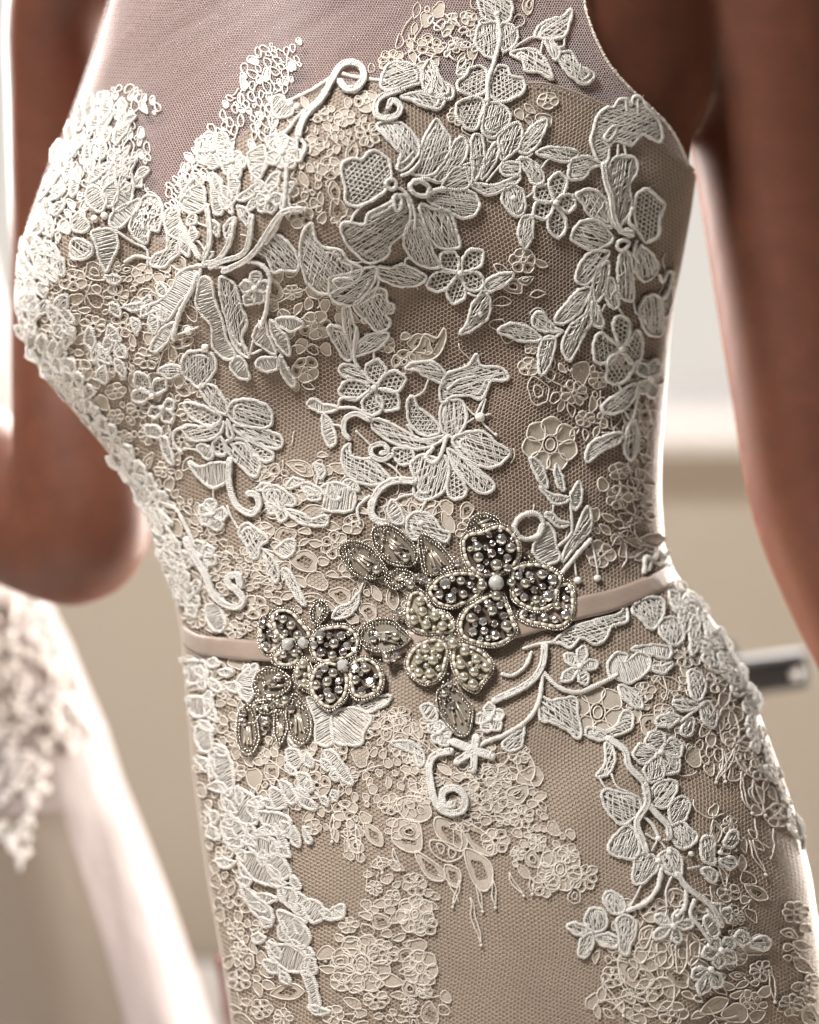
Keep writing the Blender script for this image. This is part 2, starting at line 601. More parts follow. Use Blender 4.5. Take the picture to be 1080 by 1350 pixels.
def fine_petal(pt, outline, fill=True, r=0.95, h=2.6, smooth_it=True, ring=0.0):
    o = smooth(outline, True, 3.0) if smooth_it else outline
    pt.tube(o, r, h, True, 4, 1.0, 0.15, 0)
    if ring:
        c = o.mean(0)
        n = len(o)
        a = np.arange(n) / n * 6.283
        k = ring * (1 + 0.15 * np.sin(4 * a + o[0, 0]))
        i_ = c + (o - c) * k[:, None]
        v = np.vstack([np.column_stack([o, np.full(n, h - .7)]), np.column_stack([i_, np.full(n, h - .6)])])
        pt.add(v, [(j, (j + 1) % n, (j + 1) % n + n, j + n) for j in range(n)], 2)
        pt.tube(i_, 0.55, h - 0.3, True, 3, 1.0, 0.15, 1)
    elif fill:
        pt.plate(o, h - 0.7, 2)


# ------------------------------------------------------------------ person: torso and both arms as one body
def torso_mesh():
    rows = np.concatenate([np.arange(-420, -150, 22), np.arange(-150, 1560, 30)])
    T = 72
    V, F = [], []
    for py in rows:
        l, r, b = sil(py)
        ins = 14.0 if py > 150 else 9.0
        xc, a = (l + r) / 2, (r - l) / 2 - ins
        for k in range(T):
            th = 2 * math.pi * k / T
            cx = math.cos(th)
            px = xc + a * cx
            sn = math.sin(th)
            if sn <= 0:
                u = cx
                e = max(0, 1 - abs(u) ** 2.3) ** 0.58
                Y = float(fpix(np.array(px), np.array(py), 1.0)) * (1.0) + 0.006
                Y = min(Y, 0.0) if e < 0.05 else Y
            else:
                Y = 0.95 * b * sn ** 0.9
            V.append(((px - 540) * S, Y, (675 - py) * S))
    n = len(rows)
    for i in range(n - 1):
        for k in range(T):
            k2 = (k + 1) % T
            F.append((i * T + k, i * T + k2, (i + 1) * T + k2, (i + 1) * T + k))
    F.append(tuple(range(T))[::-1])
    F.append(tuple((n - 1) * T + k for k in range(T)))
    return V, F


def limb(path, seg=20, sub=8):
    """path rows: px, py, Y(m), radius px (along image), depth factor"""
    p = np.array(path, float)
    t = np.arange(len(p))
    tt = np.linspace(0, len(p) - 1, (len(p) - 1) * sub + 1)

    def cr(col):
        y = p[:, col]
        out = []
        for x in tt:
            i = min(int(x), len(p) - 2)
            f_ = x - i
            a = y[i - 1] if i > 0 else 2 * y[0] - y[1]
            b, c = y[i], y[i + 1]
            d = y[i + 2] if i + 2 < len(p) else 2 * y[-1] - y[-2]
            out.append(0.5 * (2 * b + (c - a) * f_ + (2 * a - 5 * b + 4 * c - d) * f_ ** 2 + (3 * b - a - 3 * c + d) * f_ ** 3))
        return np.array(out)
    Y_ = cr(2)
    K_ = (D + Y_) / D
    X, Z, R = (cr(0) - 540) * S * K_, (675 - cr(1)) * S * K_, cr(3) * S * K_
    C = np.stack([X, Y_, Z], 1)
    T = np.gradient(C, axis=0)
    T /= np.linalg.norm(T, axis=1, keepdims=True)
    V, F = [], []
    up = np.array([0, 1.0, 0])
    for i in range(len(C)):
        a = np.cross(T[i], up); a /= np.linalg.norm(a)
        b = np.cross(a, T[i])
        for k in range(seg):
            ph = 2 * math.pi * k / seg
            V.append(C[i] + a * R[i] * math.cos(ph) + b * R[i] * 0.92 * math.sin(ph))
    n = len(C)
    for i in range(n - 1):
        for k in range(seg):
            k2 = (k + 1) % seg
            F.append((i * seg + k, i * seg + k2, (i + 1) * seg + k2, (i + 1) * seg + k))
    for e, s_ in ((0, 1), (n - 1, -1)):
        c = len(V)
        V.append(C[e] - T[e] * s_ * R[e] * 0.45)
        for k in range(seg):
            k2 = (k + 1) % seg
            F.append((e * seg + k2, e * seg + k, c) if s_ > 0 else (e * seg + k, e * seg + k2, c))
    return [tuple(v) for v in V], F


def build_person():
    V, F = torso_mesh()
    for path in (
        [(905, -175, .015, 112), (960, -80, .02, 122), (1004, 60, .028, 122), (1022, 200, .035, 110), (1044, 360, .040, 106),
         (1066, 520, .040, 102), (1084, 660, .040, 95), (1134, 800, .030, 88), (1206, 960, .02, 76), (1260, 1130, .0, 62), (1300, 1260, -.01, 46)],
        [(230, -190, .03, 100), (150, -110, .07, 92), (82, 0, .10, 74), (78, 140, .125, 70), (84, 300, .14, 72), (94, 450, .145, 80),
         (104, 590, .140, 88), (108, 708, .140, 88), (20, 668, .19, 104), (-90, 610, .24, 108), (-230, 530, .30, 90), (-330, 470, .34, 64)],
    ):
        v, f = limb(path)
        n = len(V)
        V += v
        F += [tuple(i + n for i in q) for q in f]
    me = bpy.data.meshes.new('person_raw')
    me.from_pydata(V, [], F)
    me.update()
    o = bpy.data.objects.new('person_raw', me)
    COL.objects.link(o)
    r = o.modifiers.new('r', 'REMESH')
    r.mode = 'VOXEL'
    r.voxel_size = 0.0042
    s_ = o.modifiers.new('s', 'SMOOTH')
    s_.iterations = 14
    s_.factor = 0.6
    dg = bpy.context.evaluated_depsgraph_get()
    m2 = bpy.data.meshes.new_from_object(o.evaluated_get(dg))
    bpy.data.objects.remove(o)
    m2.name = 'person'
    m2.materials.clear()
    m2.materials.append(M['skin'])
    m2.polygons.foreach_set('use_smooth', [True] * len(m2.polygons))
    b = bpy.data.objects.new('person', m2)
    COL.objects.link(b)
    tag(b, 'person with bare arms held a little away from the body, wearing the sleeveless lace gown', 'person')
    return b


build_person()

# ------------------------------------------------------------------ gown: lining
dress = empty('wedding_dress', loc=(0, 0, (675 - 1500) * S))
OFF = Vector(dress.location)
tag(dress, 'champagne wedding dress in sharp focus covered in white corded lace flowers over net', 'wedding dress')


def keep(o, par):
    """parent without moving"""
    o.parent = par
    o.matrix_parent_inverse = par.matrix_world.inverted()
    return o


bpy.context.view_layer.update()
NECK = np.array([(-60, 420), (20, 335), (58, 240), (100, 214), (150, 228), (188, 262), (206, 305), (216, 318), (230, 292), (280, 215), (330, 166), (380, 132),
                 (440, 108), (500, 108), (560, 118), (640, 116), (700, 108), (740, 114), (800, 139), (860, 175), (916, 224), (990, 250)], float)


def neck_y(x):
    return np.interp(x, NECK[:, 0], NECK[:, 1])


def build_lining():
    xs = np.linspace(18, 918, 240)
    p3 = P(xs, neck_y(xs), np.zeros_like(xs))
    o_ = np.argsort(p3[:, 0])
    NX, NZ = p3[o_, 0] / S + 540, 675 - p3[o_, 2] / S      # on-plane pixels
    T, R_ = 260, 190
    V, F, PA = [], [], []
    bot = 1560.0
    for k in range(T):
        th = 2 * math.pi * k / T
        c, sn = math.cos(th), math.sin(th)
        # top row: solve for the height where the column meets the neckline
        if sn <= 0:
            yt = 250.0
            for _ in range(14):
                l, r, b = sil(yt)
                x = (l + r) / 2 + (r - l) / 2 * c
                yt = 0.5 * yt + 0.5 * float(np.interp(x, NX, NZ))
        else:
            l0 = float(np.interp(20, NX, NZ)); r0 = float(np.interp(918, NX, NZ))
            yt = l0 + (r0 - l0) * (c + 1) / 2 + 30 * sn
        py = yt + (bot - yt) * (np.arange(R_) / (R_ - 1.0))
        l, r, b = sil(py)
        px = (l + r) / 2 + (r - l) / 2 * c
        if sn <= 0:
            Y = fpix(px, py, 1.0)
        else:
            Y = b * 0.97 * sn ** 0.9
        V.append(np.stack([(px - 540) * S, Y, (675 - py) * S], 1))
        m = gauss(px, py, 690, 490, 240, 260) * 1.3 + 0.5 * gauss(px, py, 420, 500, 90, 90) if sn <= 0 else px * 0  # soft mask of the shade painted under the bust
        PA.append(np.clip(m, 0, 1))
    V = np.vstack(V)
    PA = np.concatenate(PA)
    for k in range(T):
        k2 = (k + 1) % T
        for i in range(R_ - 1):
            F.append((k * R_ + i, k * R_ + i + 1, k2 * R_ + i + 1, k2 * R_ + i))
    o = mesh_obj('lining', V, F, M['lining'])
    a = o.data.attributes.new('torso_shade', 'FLOAT', 'POINT')
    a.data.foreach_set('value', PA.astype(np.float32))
    keep(o, dress)
    return o


build_lining()


# ------------------------------------------------------------------ nets
def warp(x, y):
    return (x + 5 * np.sin(y * 0.017 + 0.6) + 3 * np.sin(y * 0.041 + x * 0.01),
            y + 6 * np.sin(x * 0.013) + 3 * np.sin(x * 0.033 + y * 0.012))


def hexnet(mask, box_, pitch, r, h, rot, asp=1.0, jit=0.25):
    x0, x1, y0, y1 = box_
    cx, cy = (x0 + x1) / 2, (y0 + y1) / 2
    R_ = math.hypot(x1 - x0, y1 - y0) / 2 + 20
    a = pitch / math.sqrt(3)
    ni, nj = int(R_ / pitch) + 2, int(R_ / (1.5 * a)) + 2
    j, i = np.meshgrid(np.arange(-nj, nj), np.arange(-ni, ni))
    ox = (i + 0.5 * (j % 2)) * pitch
    oy = j * 1.5 * a
    # vertex above each hex centre; three struts from each
    A = np.stack([ox, oy + a], -1).reshape(-1, 2)
    nb = [np.stack([ox + pitch / 2, oy + a / 2], -1).reshape(-1, 2), np.stack([ox - pitch / 2, oy + a / 2], -1).reshape(-1, 2),
          np.stack([ox, oy + 2 * a], -1).reshape(-1, 2)]
    c, s_ = math.cos(rot), math.sin(rot)

    def tr(p):
        q = np.stack([p[:, 0], p[:, 1] * asp], 1)
        x = q[:, 0] * c - q[:, 1] * s_ + cx
        y = q[:, 0] * s_ + q[:, 1] * c + cy
        x, y = warp(x, y)
        return np.stack([x + jit * np.sin(x * 3.1 + y * 1.7) * 1.2, y + jit * np.sin(y * 2.3 - x * 1.9) * 1.2], 1)
    VV = []
    A_ = tr(A)
    for B in nb:
        B_ = tr(B)
        mid = (A_ + B_) / 2
        m = mask(mid[:, 0], mid[:, 1])
        a_, b_ = A_[m], B_[m]
        d = b_ - a_
        d = d / (np.linalg.norm(d, axis=1, keepdims=True) + 1e-9)
        n_ = np.stack([-d[:, 1], d[:, 0]], 1)
        for q, _ in ((a_, 0), (b_, 1)):
            for sx, sh in ((1, -0.3), (-1, -0.3), (0, 1)):
                VV.append(np.column_stack([q + n_ * r * sx, np.full(len(q), h + r * sh)]))
        # six arrays per strut set
        yield VV[-6:]


def build_net(name, mask, box_, pitch, r, h, rot, m, parent, asp=1.0):
    V, F = [], []
    n = 0
    for six in hexnet(mask, box_, pitch, r, h, rot, asp):
        k = len(six[0])
        st = np.stack(six, 1).reshape(-1, 3)      # k*6
        V.append(st)
        b = n + np.arange(k) * 6
        for q in ((0, 1, 4, 3), (1, 2, 5, 4), (2, 0, 3, 5)):
            F.append(np.stack([b + i for i in q], 1))
        n += k * 6
    a = np.vstack(V)
    w_ = P(a[:, 0], a[:, 1], a[:, 2])
    f = np.vstack(F)
    me = bpy.data.meshes.new(name)
    me.vertices.add(len(w_)); me.vertices.foreach_set('co', w_.ravel())
    me.loops.add(f.size); me.loops.foreach_set('vertex_index', f.ravel().astype(np.int32))
    me.polygons.add(len(f)); me.polygons.foreach_set('loop_start', (np.arange(len(f)) * 4).astype(np.int32))
    me.update(calc_edges=True)
    me.materials.append(m)
    o = bpy.data.objects.new(name, me)
    COL.objects.link(o)
    keep(o, parent)
    o['kind'] = 'stuff'
    return o


def sil_px(py):
    # silhouettes as they appear; near plane Y=0
    l, r, b = sil(py)
    return l, r


def dress_mask(x, y):
    l, r = sil_px(y)
    return (x > l + 3) & (x < r - 4) & (y > neck_y(x) + 1) & (y < 1380)


build_net('lace_net', dress_mask, (0, 1100, 90, 1390), 5.4, 0.43, 1.6, 0.5, M['net'], dress)

HEM = np.array([(764, -70), (770, 0), (777, 30), (789, 60), (806, 90), (832, 119), (858, 143), (880, 166), (895, 190), (906, 217)], float)
EDGE_L = np.array([(98, 130), (118, 70), (140, 0), (150, -90)], float)


def sheer_mask(x, y):
    top = np.where(x < 764, -60, np.interp(x, HEM[:, 0], HEM[:, 1]))
    l, r = sil_px(y)
    return (x > l + 3) & (y > top) & (y < neck_y(x) + 8) & (x < 907)


build_net('neckline_tulle', sheer_mask, (60, 920, -70, 340), 3.5, 0.31, 1.0, 1.05, M['tulle'], dress)
# a faint film added for the milky haze of the tulle
def film():
    V, F = [], []
    xs = np.concatenate([np.linspace(62, 764, 110), np.linspace(770, 906, 40)])
    n = 26
    for x in xs:
        yb = neck_y(x) + 6
        if x < 150:
            yt = np.interp(x, EDGE_L[:, 0], EDGE_L[:, 1]) if x >= 98 else np.interp(x, [56, 80, 98], [230, 180, 130])
        elif x < 765:
            yt = -80
        else:
            yt = np.interp(x, HEM[:, 0], HEM[:, 1])
        for t in np.linspace(0, 1, n):
            V.append((x, yt + (yb - yt) * t, 0.4))
    V = np.array(V)
    w_ = P(V[:, 0], V[:, 1], V[:, 2])
    for i in range(len(xs) - 1):
        for k in range(n - 1):
            F.append((i * n + k, i * n + k + 1, (i + 1) * n + k + 1, (i + 1) * n + k))
    o = mesh_obj('tulle_haze', w_, F, M['tullefilm'])
    keep(o, dress)


film()
pt = Pat()
hm = smooth(HEM, False, 3.5)
pt.tube(hm, 1.7, 1.5, False, 5, 0.9, 0.25, 0)
for i in range(0, len(hm), 3):
    pt.blob(hm[i, 0], hm[i, 1], 2.1, 1.9, 0.8, 0, 6, 4)
keep(pt.build('armhole_hem', [M['ccord']]), dress)
pt = Pat()
cx_ = np.array([p for p in NECK if 640 <= p[0] <= 916]); cx_[:, 1] += 1.5
pt.tube(smooth(cx_, False, 4), 1.5, 0.9, False, 5, 0.8, 0.1, 0)
pt.tube(smooth(cx_ + [0, 7], False, 4), 0.7, 0.6, False, 4, 0.8, 0.3, 0)
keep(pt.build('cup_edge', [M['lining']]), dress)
pt = Pat()
pt.tube(smooth(pts('379,136 407,123 430,109 447,100 470,104 500,108 540,112'), False, 3), 2.6, 2.2, False, 6, 0.9, 0.1, 0)
keep(pt.build('neckline_binding', [M['ccord']]), dress)

# ------------------------------------------------------------------ heavy white lace, traced motif by motif
PET = []      # outlines of heavy lace for avoiding overlap


def motif(name, spec):
    """spec: 'fill:x,y x,y ...' petals, 'cR:...' cords, 'oR:...' closed cords, 'kR:x,y' knobs, separated by |"""
    pets, cords = [], Pat()
    for it in spec.replace('\n', ' ').split('|'):
        it = it.strip()
        if not it:
            continue
        k, s_ = it.split(':')
        k = k.strip()
        p = pts(s_.strip())
        if k[0] in 'snd':
            pets.append((k[0], p))
        elif k[0] == 'c':
            r = float(k[1:])
            q = smooth(p, False, 2.4)
            r *= 0.88
            cords.tube(q, r, 3.6 + r * 0.3, False, 7, 0.85, 0.09, 0)
            if r > 3.2:      # twin ridges of a wide braid
                for sgn in (-1, 1):
                    t = np.gradient(q, axis=0); t /= np.linalg.norm(t, axis=1, keepdims=True) + 1e-9
                    sd = np.stack([-t[:, 1], t[:, 0]], 1)
                    cords.tube(q + sd * sgn * r * 0.62, r * 0.45, 4.4 + r * 0.62, False, 5, 0.9, 0.12, 0)
            cords.blob(q[0, 0], q[0, 1], r * 1.05, 3.6 + r * 0.3, 0.8)
            cords.blob(q[-1, 0], q[-1, 1], r * 1.05, 3.6 + r * 0.3, 0.8)
        elif k[0] == 'o':
            r = float(k[1:])
            cords.tube(smooth(p, True, 2.4), r, 4.2, True, 6, 0.9, 0.09, 0)
        elif k[0] == 'k':
            r = float(k[1:])
            for a in p:
                cords.blob(a[0], a[1], r, 4.5, 0.7)
        elif k[0] in 'FGH':      # flower: centre;tip tip tip  F=net G=dense H=satin ; number = petal width
            wd = float(k[1:])
            fl = {'F': 'n', 'G': 'd', 'H': 's'}[k[0]]
            c = p[0]
            for t in p[1:]:
                b = c + (t - c) * 0.12
                pets.append((fl, leaf_outline(b[0], b[1], t[0], t[1], wd, 0, 1)))
            cords.blob(c[0], c[1], 4.2, 5.6, 0.7)
    if len(pets) == 1 and not cords.v:
        keep(petal(*pets[0]).build(name, CM), dress)
        PET.append(pets[0][1])
        return
    if cords.v:
        root = keep(cords.build(name, CM), dress)
    else:
        root = keep(empty(name), dress)
    for fl, p in pets:
        PET.append(p)
        o = petal(fl, p).build('petal', CM)
        keep(o, root)


HEAVY = [
 # shoulder strap blossom and its leaves
 ('lace_blossom', """s:632,-8 632,15 640,27 655,31 669,29 675,15 672,2 665,-10|s:630,37 626,55 635,72 650,78 654,62 654,33 642,31
  |s:658,33 675,35 682,48 678,60 663,70 659,50|c3.6:654,20 658,50 650,85 642,108 641,133|k4.5:654,20"""),
 ('lace_spray', """s:704,49 718,30 740,24 752,14 751,28 744,47 730,53|s:672,72 692,66 710,71 722,88 727,106 712,97 694,95 688,82
  |s:736,73 750,69 762,87 781,98 778,107 765,111 750,100 738,85|c1.8:672,68 690,56 704,50 722,55 735,64|c1.5:715,53 712,70|c1.5:735,64 742,62 743,52
  |s:718,54 728,56 737,72 730,80 722,66"""),
 ('lace_flower', """n:637,125 625,128 606,123 602,110 614,101 618,92 632,89 642,100 643,118|n:645,128 646,108 655,90 668,90 673,102 688,105 690,120 675,132 658,135
  |n:637,135 620,130 602,138 600,155 607,163 615,172 627,170 633,155|s:640,140 652,136 670,148 671,160 662,172 648,182 636,178 635,160|k4:641,133"""),
 ('lace_tulip', """s:555,95 540,87 520,85 507,95 502,112 507,122 525,120 538,117 555,110|s:556,95 565,82 575,92 580,107 595,117 595,130 582,133 570,125 558,120 555,108
  |s:528,130 545,125 567,125 585,132 577,145 560,143 542,135|c4.2:527,122 505,130 495,140 495,155 507,160 522,155 525,143 515,136 511,145|k4:566,124"""),
 ('lace_scroll', "c4.8:395,185 398,170 407,153 424,136 436,114 447,95 460,88 475,92 480,107 470,121 456,122 448,112|c2.8:402,150 392,160 383,172 377,178|k5:384,140 393,144"),
 ('lace_flower', """n:515,230 510,212 495,200 485,202 477,212 467,210 452,215 451,230 455,245 455,262 462,270 480,269 500,257 510,245
  |s:497,167 510,162 527,165 545,180 551,197 545,212 530,225 522,222 527,205 517,192 502,177
  |s:542,230 552,212 555,190 572,160 582,170 592,185 585,212 565,232|s:570,237 587,217 595,192 607,182 615,195 610,212 595,225 580,240
  |s:580,247 595,225 620,217 620,235 612,250 592,250|s:562,260 575,252 605,250 625,257 630,272 622,285 607,287 585,277 565,267
  |s:552,270 570,275 592,282 600,305 605,325 585,327 572,322 560,302|s:535,295 550,290 560,307 570,332 579,350 562,352 542,340 531,320
  |s:535,262 540,285 532,305 515,320 510,335 487,345 467,332 455,315 450,295 462,292 480,295 487,280 512,267 525,257
  |o3:507,243 511,237 519,239 520,246 514,250|o3.4:538,246 548,238 562,246 560,258 546,256|o3:517,262 521,256 527,262 526,274 520,276
  |c2.6:520,246 530,252 540,266 545,286 544,300|c2.6:528,232 538,228 548,218|c2:477,270 468,280 462,292|c3:545,242 556,236 572,240|c3.4:562,254 575,250 584,250"""),
 ('lace_leaf', "s:400,305 412,294 418,315 430,325 448,328 458,342 477,352 470,368 455,372 437,385 425,385 412,378 402,362 397,335"),
 ('lace_leaf', "s:435,365 452,360 480,352 495,350 492,370 480,387 465,400 445,397 435,385|o2.4:440,368 452,364 465,367 462,374 447,377|c2:497,352 498,372 490,390|c1.6:452,332 460,342 470,345 478,342"),
 ('lace_leaf', "s:497,350 517,352 530,347 550,357 562,365 547,375 525,375 500,365|c1.6:532,348 534,340 544,338"),
 ('lace_flower', "F25:605,360 582,332 634,330 636,378 598,400 562,377|c1.8:616,386 626,390 634,388"),
 ('lace_leaf', "s:637,375 652,363 674,360 668,372 645,384"),
 ('lace_leaf', "s:635,382 645,395 642,417 625,432 605,440 615,425 620,405 630,390|k4:631,413"),
 # right hand cluster above the cup
 ('lace_blossom', """s:620,185 632,180 637,200 632,225 622,237|s:637,215 650,190 657,200 645,225 632,237|s:657,180 680,162 687,175 682,195 662,212 657,200
  |s:620,242 650,245 682,232 680,242 645,257 625,250|s:660,217 682,216 683,230 662,231|c2:610,218 616,240 622,246|c1.6:640,240 655,222 663,212"""),
 ('lace_leaf', "s:682,197 696,172 718,158 717,172 704,196 692,203"),
 ('lace_leaf', "s:705,202 727,195 760,201 747,214 727,210|c1.6:700,204 690,210 680,212"),
 ('lace_leaf', "s:682,212 695,210 712,225 714,241 702,243 692,227"),
 ('lace_leaf', "s:661,252 672,243 687,252 691,270 685,286 672,281 662,268|k4.5:675,262|c1.6:691,262 700,255"),
 ('lace_flower', "F24:730,268 736,228 757,268 734,314 702,284 704,247|c1.6:700,284 694,290"),
 ('lace_leaf', "s:682,310 687,287 700,287 700,310 691,327|c1.5:712,222 720,212 728,208"),
 # tall motif on the right cup
 ('lace_plume', """s:780,175 785,155 797,142 807,142 815,132 825,132 830,140 833,128 842,128 850,142 862,155 871,175 867,187 855,182 842,177 830,192 812,187 802,192 800,210 792,217 782,205 777,187
  |s:802,215 817,205 835,210 837,227 827,245 830,270 825,285 810,300 805,280 802,255 800,235
  |s:747,230 752,212 770,207 790,217 777,222 767,235 750,237|c3.8:792,217 795,240 802,260 805,285 815,305 830,307|o2.4:794,182 800,172 806,166 810,172 800,186
  |c2:822,132 824,150|c2:838,132 838,150|c1.8:812,192 812,206|c1.8:820,192 823,206"""),
 ('lace_flower', """n:835,260 850,250 865,260 872,270 867,290 865,310 850,320 842,310 835,295|s:840,325 852,330 863,345 860,362 845,370 835,355
  |s:757,257 780,250 797,267 800,285 805,300 792,295 775,285 767,270|s:750,312 765,292 787,292 805,315 790,327 775,330 762,322
  |s:757,362 772,335 797,330 800,335 785,360 772,375 760,372|s:800,345 797,377 787,397 780,390 780,365 788,350|s:802,365 808,375 812,390 812,405 800,402 796,382
  |s:815,335 828,335 832,377 830,397 815,390 812,365|o3:811,320 822,316 826,322 818,330 812,328|o2.6:822,302 830,306 830,312 823,310|c3:830,275 826,292 834,302|c2.6:836,318 832,335 838,345"""),
 ('lace_leaf', "s:702,415 712,412 730,432 740,437 717,437 702,430"),
 ('lace_spray', """s:730,420 747,397 765,380 777,382 765,407 750,422 735,427|s:740,452 750,430 770,412 775,387 777,422 765,447 750,475 742,467|s:780,395 792,420 790,432 777,422
  |c2:740,437 728,446 712,448|c1.6:790,432 793,445|c1.5:795,402 790,412|c1.8:812,405 820,418|c1.8:832,398 835,412 842,416"""),
 ('lace_leaf', "s:655,435 672,426 695,432 712,447 690,450 667,442"),
 ('lace_leaf', "s:715,447 730,445 727,470 715,494 709,485 710,460"),
 ('lace_flower', """n:812,452 806,430 808,420 816,416 826,422 827,440 820,455|n:812,456 790,439 781,450 782,475 800,478 812,465|n:820,460 834,437 842,440 843,468 832,480 822,470
  |n:797,490 802,470 820,466 831,480 826,497 810,507 797,500|k4:816,460"""),
 ('lace_leaf', "s:790,537 810,520 835,505 833,525 815,543 800,545|c1.8:812,508 818,518|c1.6:820,542 826,552"),
 ('lace_leaf', "s:770,605 775,587 795,575 818,571 810,585 790,595 776,608"),
 ('lace_leaf', "s:820,590 830,552 838,570 836,592 828,606|c2:838,512 834,540 830,556|c1.6:818,578 824,570"),
 ('lace_blossom', "G15:853,499 838,478 862,473 872,500 858,524 838,518"),
 ('lace_blossom', "s:840,415 847,392 865,390 870,415 868,440 852,440|n:870,420 871,392 882,378 884,402|c3:866,362 870,371 876,358 883,358 879,378 871,392"),
 # column in the middle of the bodice
 ('lace_blossom', """s:465,400 482,387 495,377 507,380 510,395 519,400 517,410 507,412 515,422 510,432 497,435 482,420|s:452,405 460,402 465,420 472,440 467,455 456,440
  |s:432,430 450,430 460,450 465,472 455,472 442,452|s:467,467 472,450 487,440 510,437 510,447 495,460 480,465|c2.8:470,430 467,450 468,472 474,484|o1.8:476,420 482,416 482,424"""),
 ('lace_flower', "F27:494,510 497,473 535,497 525,538 490,548 447,515|s:488,505 470,500 452,494 448,484 458,478 474,486 486,498|c2:494,472 493,462"),
 ('lace_twig', "d:406,530 415,525 427,532 447,537 430,544 412,538|d:427,545 438,558 444,582 436,589 429,578 426,560|c2.4:447,537 450,525 468,524|c2.4:447,537 470,538 490,552|c3.8:487,553 470,545 456,553 455,570 461,578|c1.8:441,560 450,562 456,575"),
 ('lace_flower', """s:490,555 500,552 520,560 540,572 560,580 585,575 575,587 550,592 525,587 507,577 492,565|n:537,530 545,522 552,537 572,552 580,570 565,575 547,567 539,552
  |s:585,570 580,550 585,530 600,527 612,532 615,555 607,570 597,577|s:597,580 615,570 637,570 655,585 670,595 667,605 652,615 632,615 615,605 602,592
  |s:590,592 607,602 637,625 650,637 647,647 632,650 617,637 600,615|n:592,605 600,620 615,645 607,657 595,657 589,642 592,625
  |s:547,605 560,600 575,605 587,602 592,627 585,647 562,660 547,652 547,630 542,615|n:520,592 540,592 547,602 542,612 527,612 520,602|c3.6:589,577 581,602 571,611 562,603 571,592|c1.7:537,560 545,572"""),
 ('lace_leaf', "s:580,525 580,510 590,492 615,482 627,467 634,482 657,484 670,497 662,502 647,502 635,525 617,522 597,522 585,530|c2.6:590,512 605,500 625,496"),
 ('lace_leaf', "s:535,485 547,477 572,477 585,490 585,505 572,500 560,495 550,487|c1.6:565,498 558,515 545,523"),
 ('lace_spider', "k7:633,550|c1.6:615,537 624,546 633,550|c1.6:612,560 624,552|c1.6:640,527 634,548|c1.6:652,573 638,560 633,550|c1.8:645,505 638,525 628,545|k2.6:653,573|c1.5:646,546 634,549"),
 ('lace_scroll', "c3.8:517,600 505,607 492,602 490,590 505,585 512,595 503,598|c1.6:470,568 480,578 490,588"),
 ('lace_leaf', "s:452,595 462,585 463,600 475,605 492,607 510,625 517,637 500,640 475,637 460,627 452,610|c1.7:505,608 520,618 535,635"),
 ('lace_stem', "c5.4:547,635 520,635 500,647 490,670 495,685 510,690|d:512,668 520,660 533,682 528,692 515,685|c2:547,652 530,655 520,662|c2.6:487,655 472,670 475,690|c2.2:562,660 556,674"),
 ('lace_bud', "s:537,686 546,677 562,676 574,686 583,699 592,702 590,713 583,714 571,706 553,711 544,711 537,699|k4.5:556,690"),
 ('lace_blossom', "d:425,642 440,637 460,642 469,655 465,672 442,675 427,670 430,655|d:400,637 415,640 427,650 412,653 403,650|k4:448,658"),
 # spray of ribbons under the cups
 ('lace_spray', """c3.8:277,272 280,295 280,320 272,342|c3.8:242,297 255,320 267,340|c3.8:310,295 305,320 290,342 272,347|c3.8:335,285 330,320 320,335 297,343 280,352
  |c4.2:402,275 380,277 365,290 342,325 325,342 297,357|c3.6:325,342 345,347 357,362 355,385 352,410 345,430|c3.6:262,362 255,382 240,410 230,445
  |s:340,327 355,310 372,310 387,327 395,342 392,355 372,355 362,357 352,337|d:267,367 280,370 285,395 297,430 300,445 312,470 297,472 282,455 280,430 265,410 260,395
  |s:292,365 307,370 315,385 320,405 327,425 320,445 330,470 315,462 305,440 297,410 292,387|d:307,475 320,470 330,497 317,497 307,487
  |d:255,352 267,357 257,380 242,395 225,420 212,420 207,410 190,417 192,405 212,397 230,380 237,362|s:225,310 237,300 242,315 240,332 230,342 220,352 200,350 207,337 222,330
  |d:200,460 212,437 230,425 227,442 212,460|k5.5:250,435 272,457|c1.6:228,442 250,435 262,430|c3:262,350 280,350 300,352"""),
 ('lace_flower', "G15:337,378 318,375 340,356 357,374 346,398 326,401"),
 ('lace_spray', "d:365,420 385,417 400,425 387,435 372,430|d:357,420 367,430 380,445 382,467 370,457 360,440|d:340,430 350,420 355,440 365,465 352,460 335,445|d:340,482 342,472 365,470 365,485 350,488|d:370,467 380,485 390,502 385,508 372,490|c1.8:335,448 332,465 345,460"),
 ('lace_blossom', "s:242,475 252,462 280,465 285,487 265,510 252,500 242,490|s:212,485 230,480 242,487 227,497 215,492"),
 ('lace_flower', """s:265,510 277,505 292,517 302,540 297,545 280,535|n:245,532 262,532 290,545 290,555 275,560 255,550|s:242,562 255,560 280,562 295,555 290,572 267,580 252,577
  |s:302,545 305,532 320,525 350,532 360,550 355,562 330,562 310,555|s:310,560 330,562 355,567 372,577 372,590 355,590 335,580 317,572|n:327,580 342,587 360,597 360,607 347,607 335,597
  |s:300,582 320,577 335,595 345,612 340,627 330,625 315,610 305,600|n:282,585 292,575 300,595 292,600 285,595|o2.4:301,552 305,562 309,576 302,574|c4.6:305,605 305,635 315,665 335,677 345,665 340,652 330,650"""),
 ('lace_leaf', "d:250,607 265,615 280,610 305,612 302,632 285,642 267,632"),
 ('lace_leaf', "d:262,587 272,585 282,597 277,605 265,595|c2.4:247,562 233,567 232,582 242,596|c1.5:245,590 262,592"),
 ('lace_flower', "F18:203,520 181,490 219,498 176,520|F15:217,536 199,546 228,556 232,530"),
 ('lace_leaf', "d:195,560 212,562 215,575 197,572"),
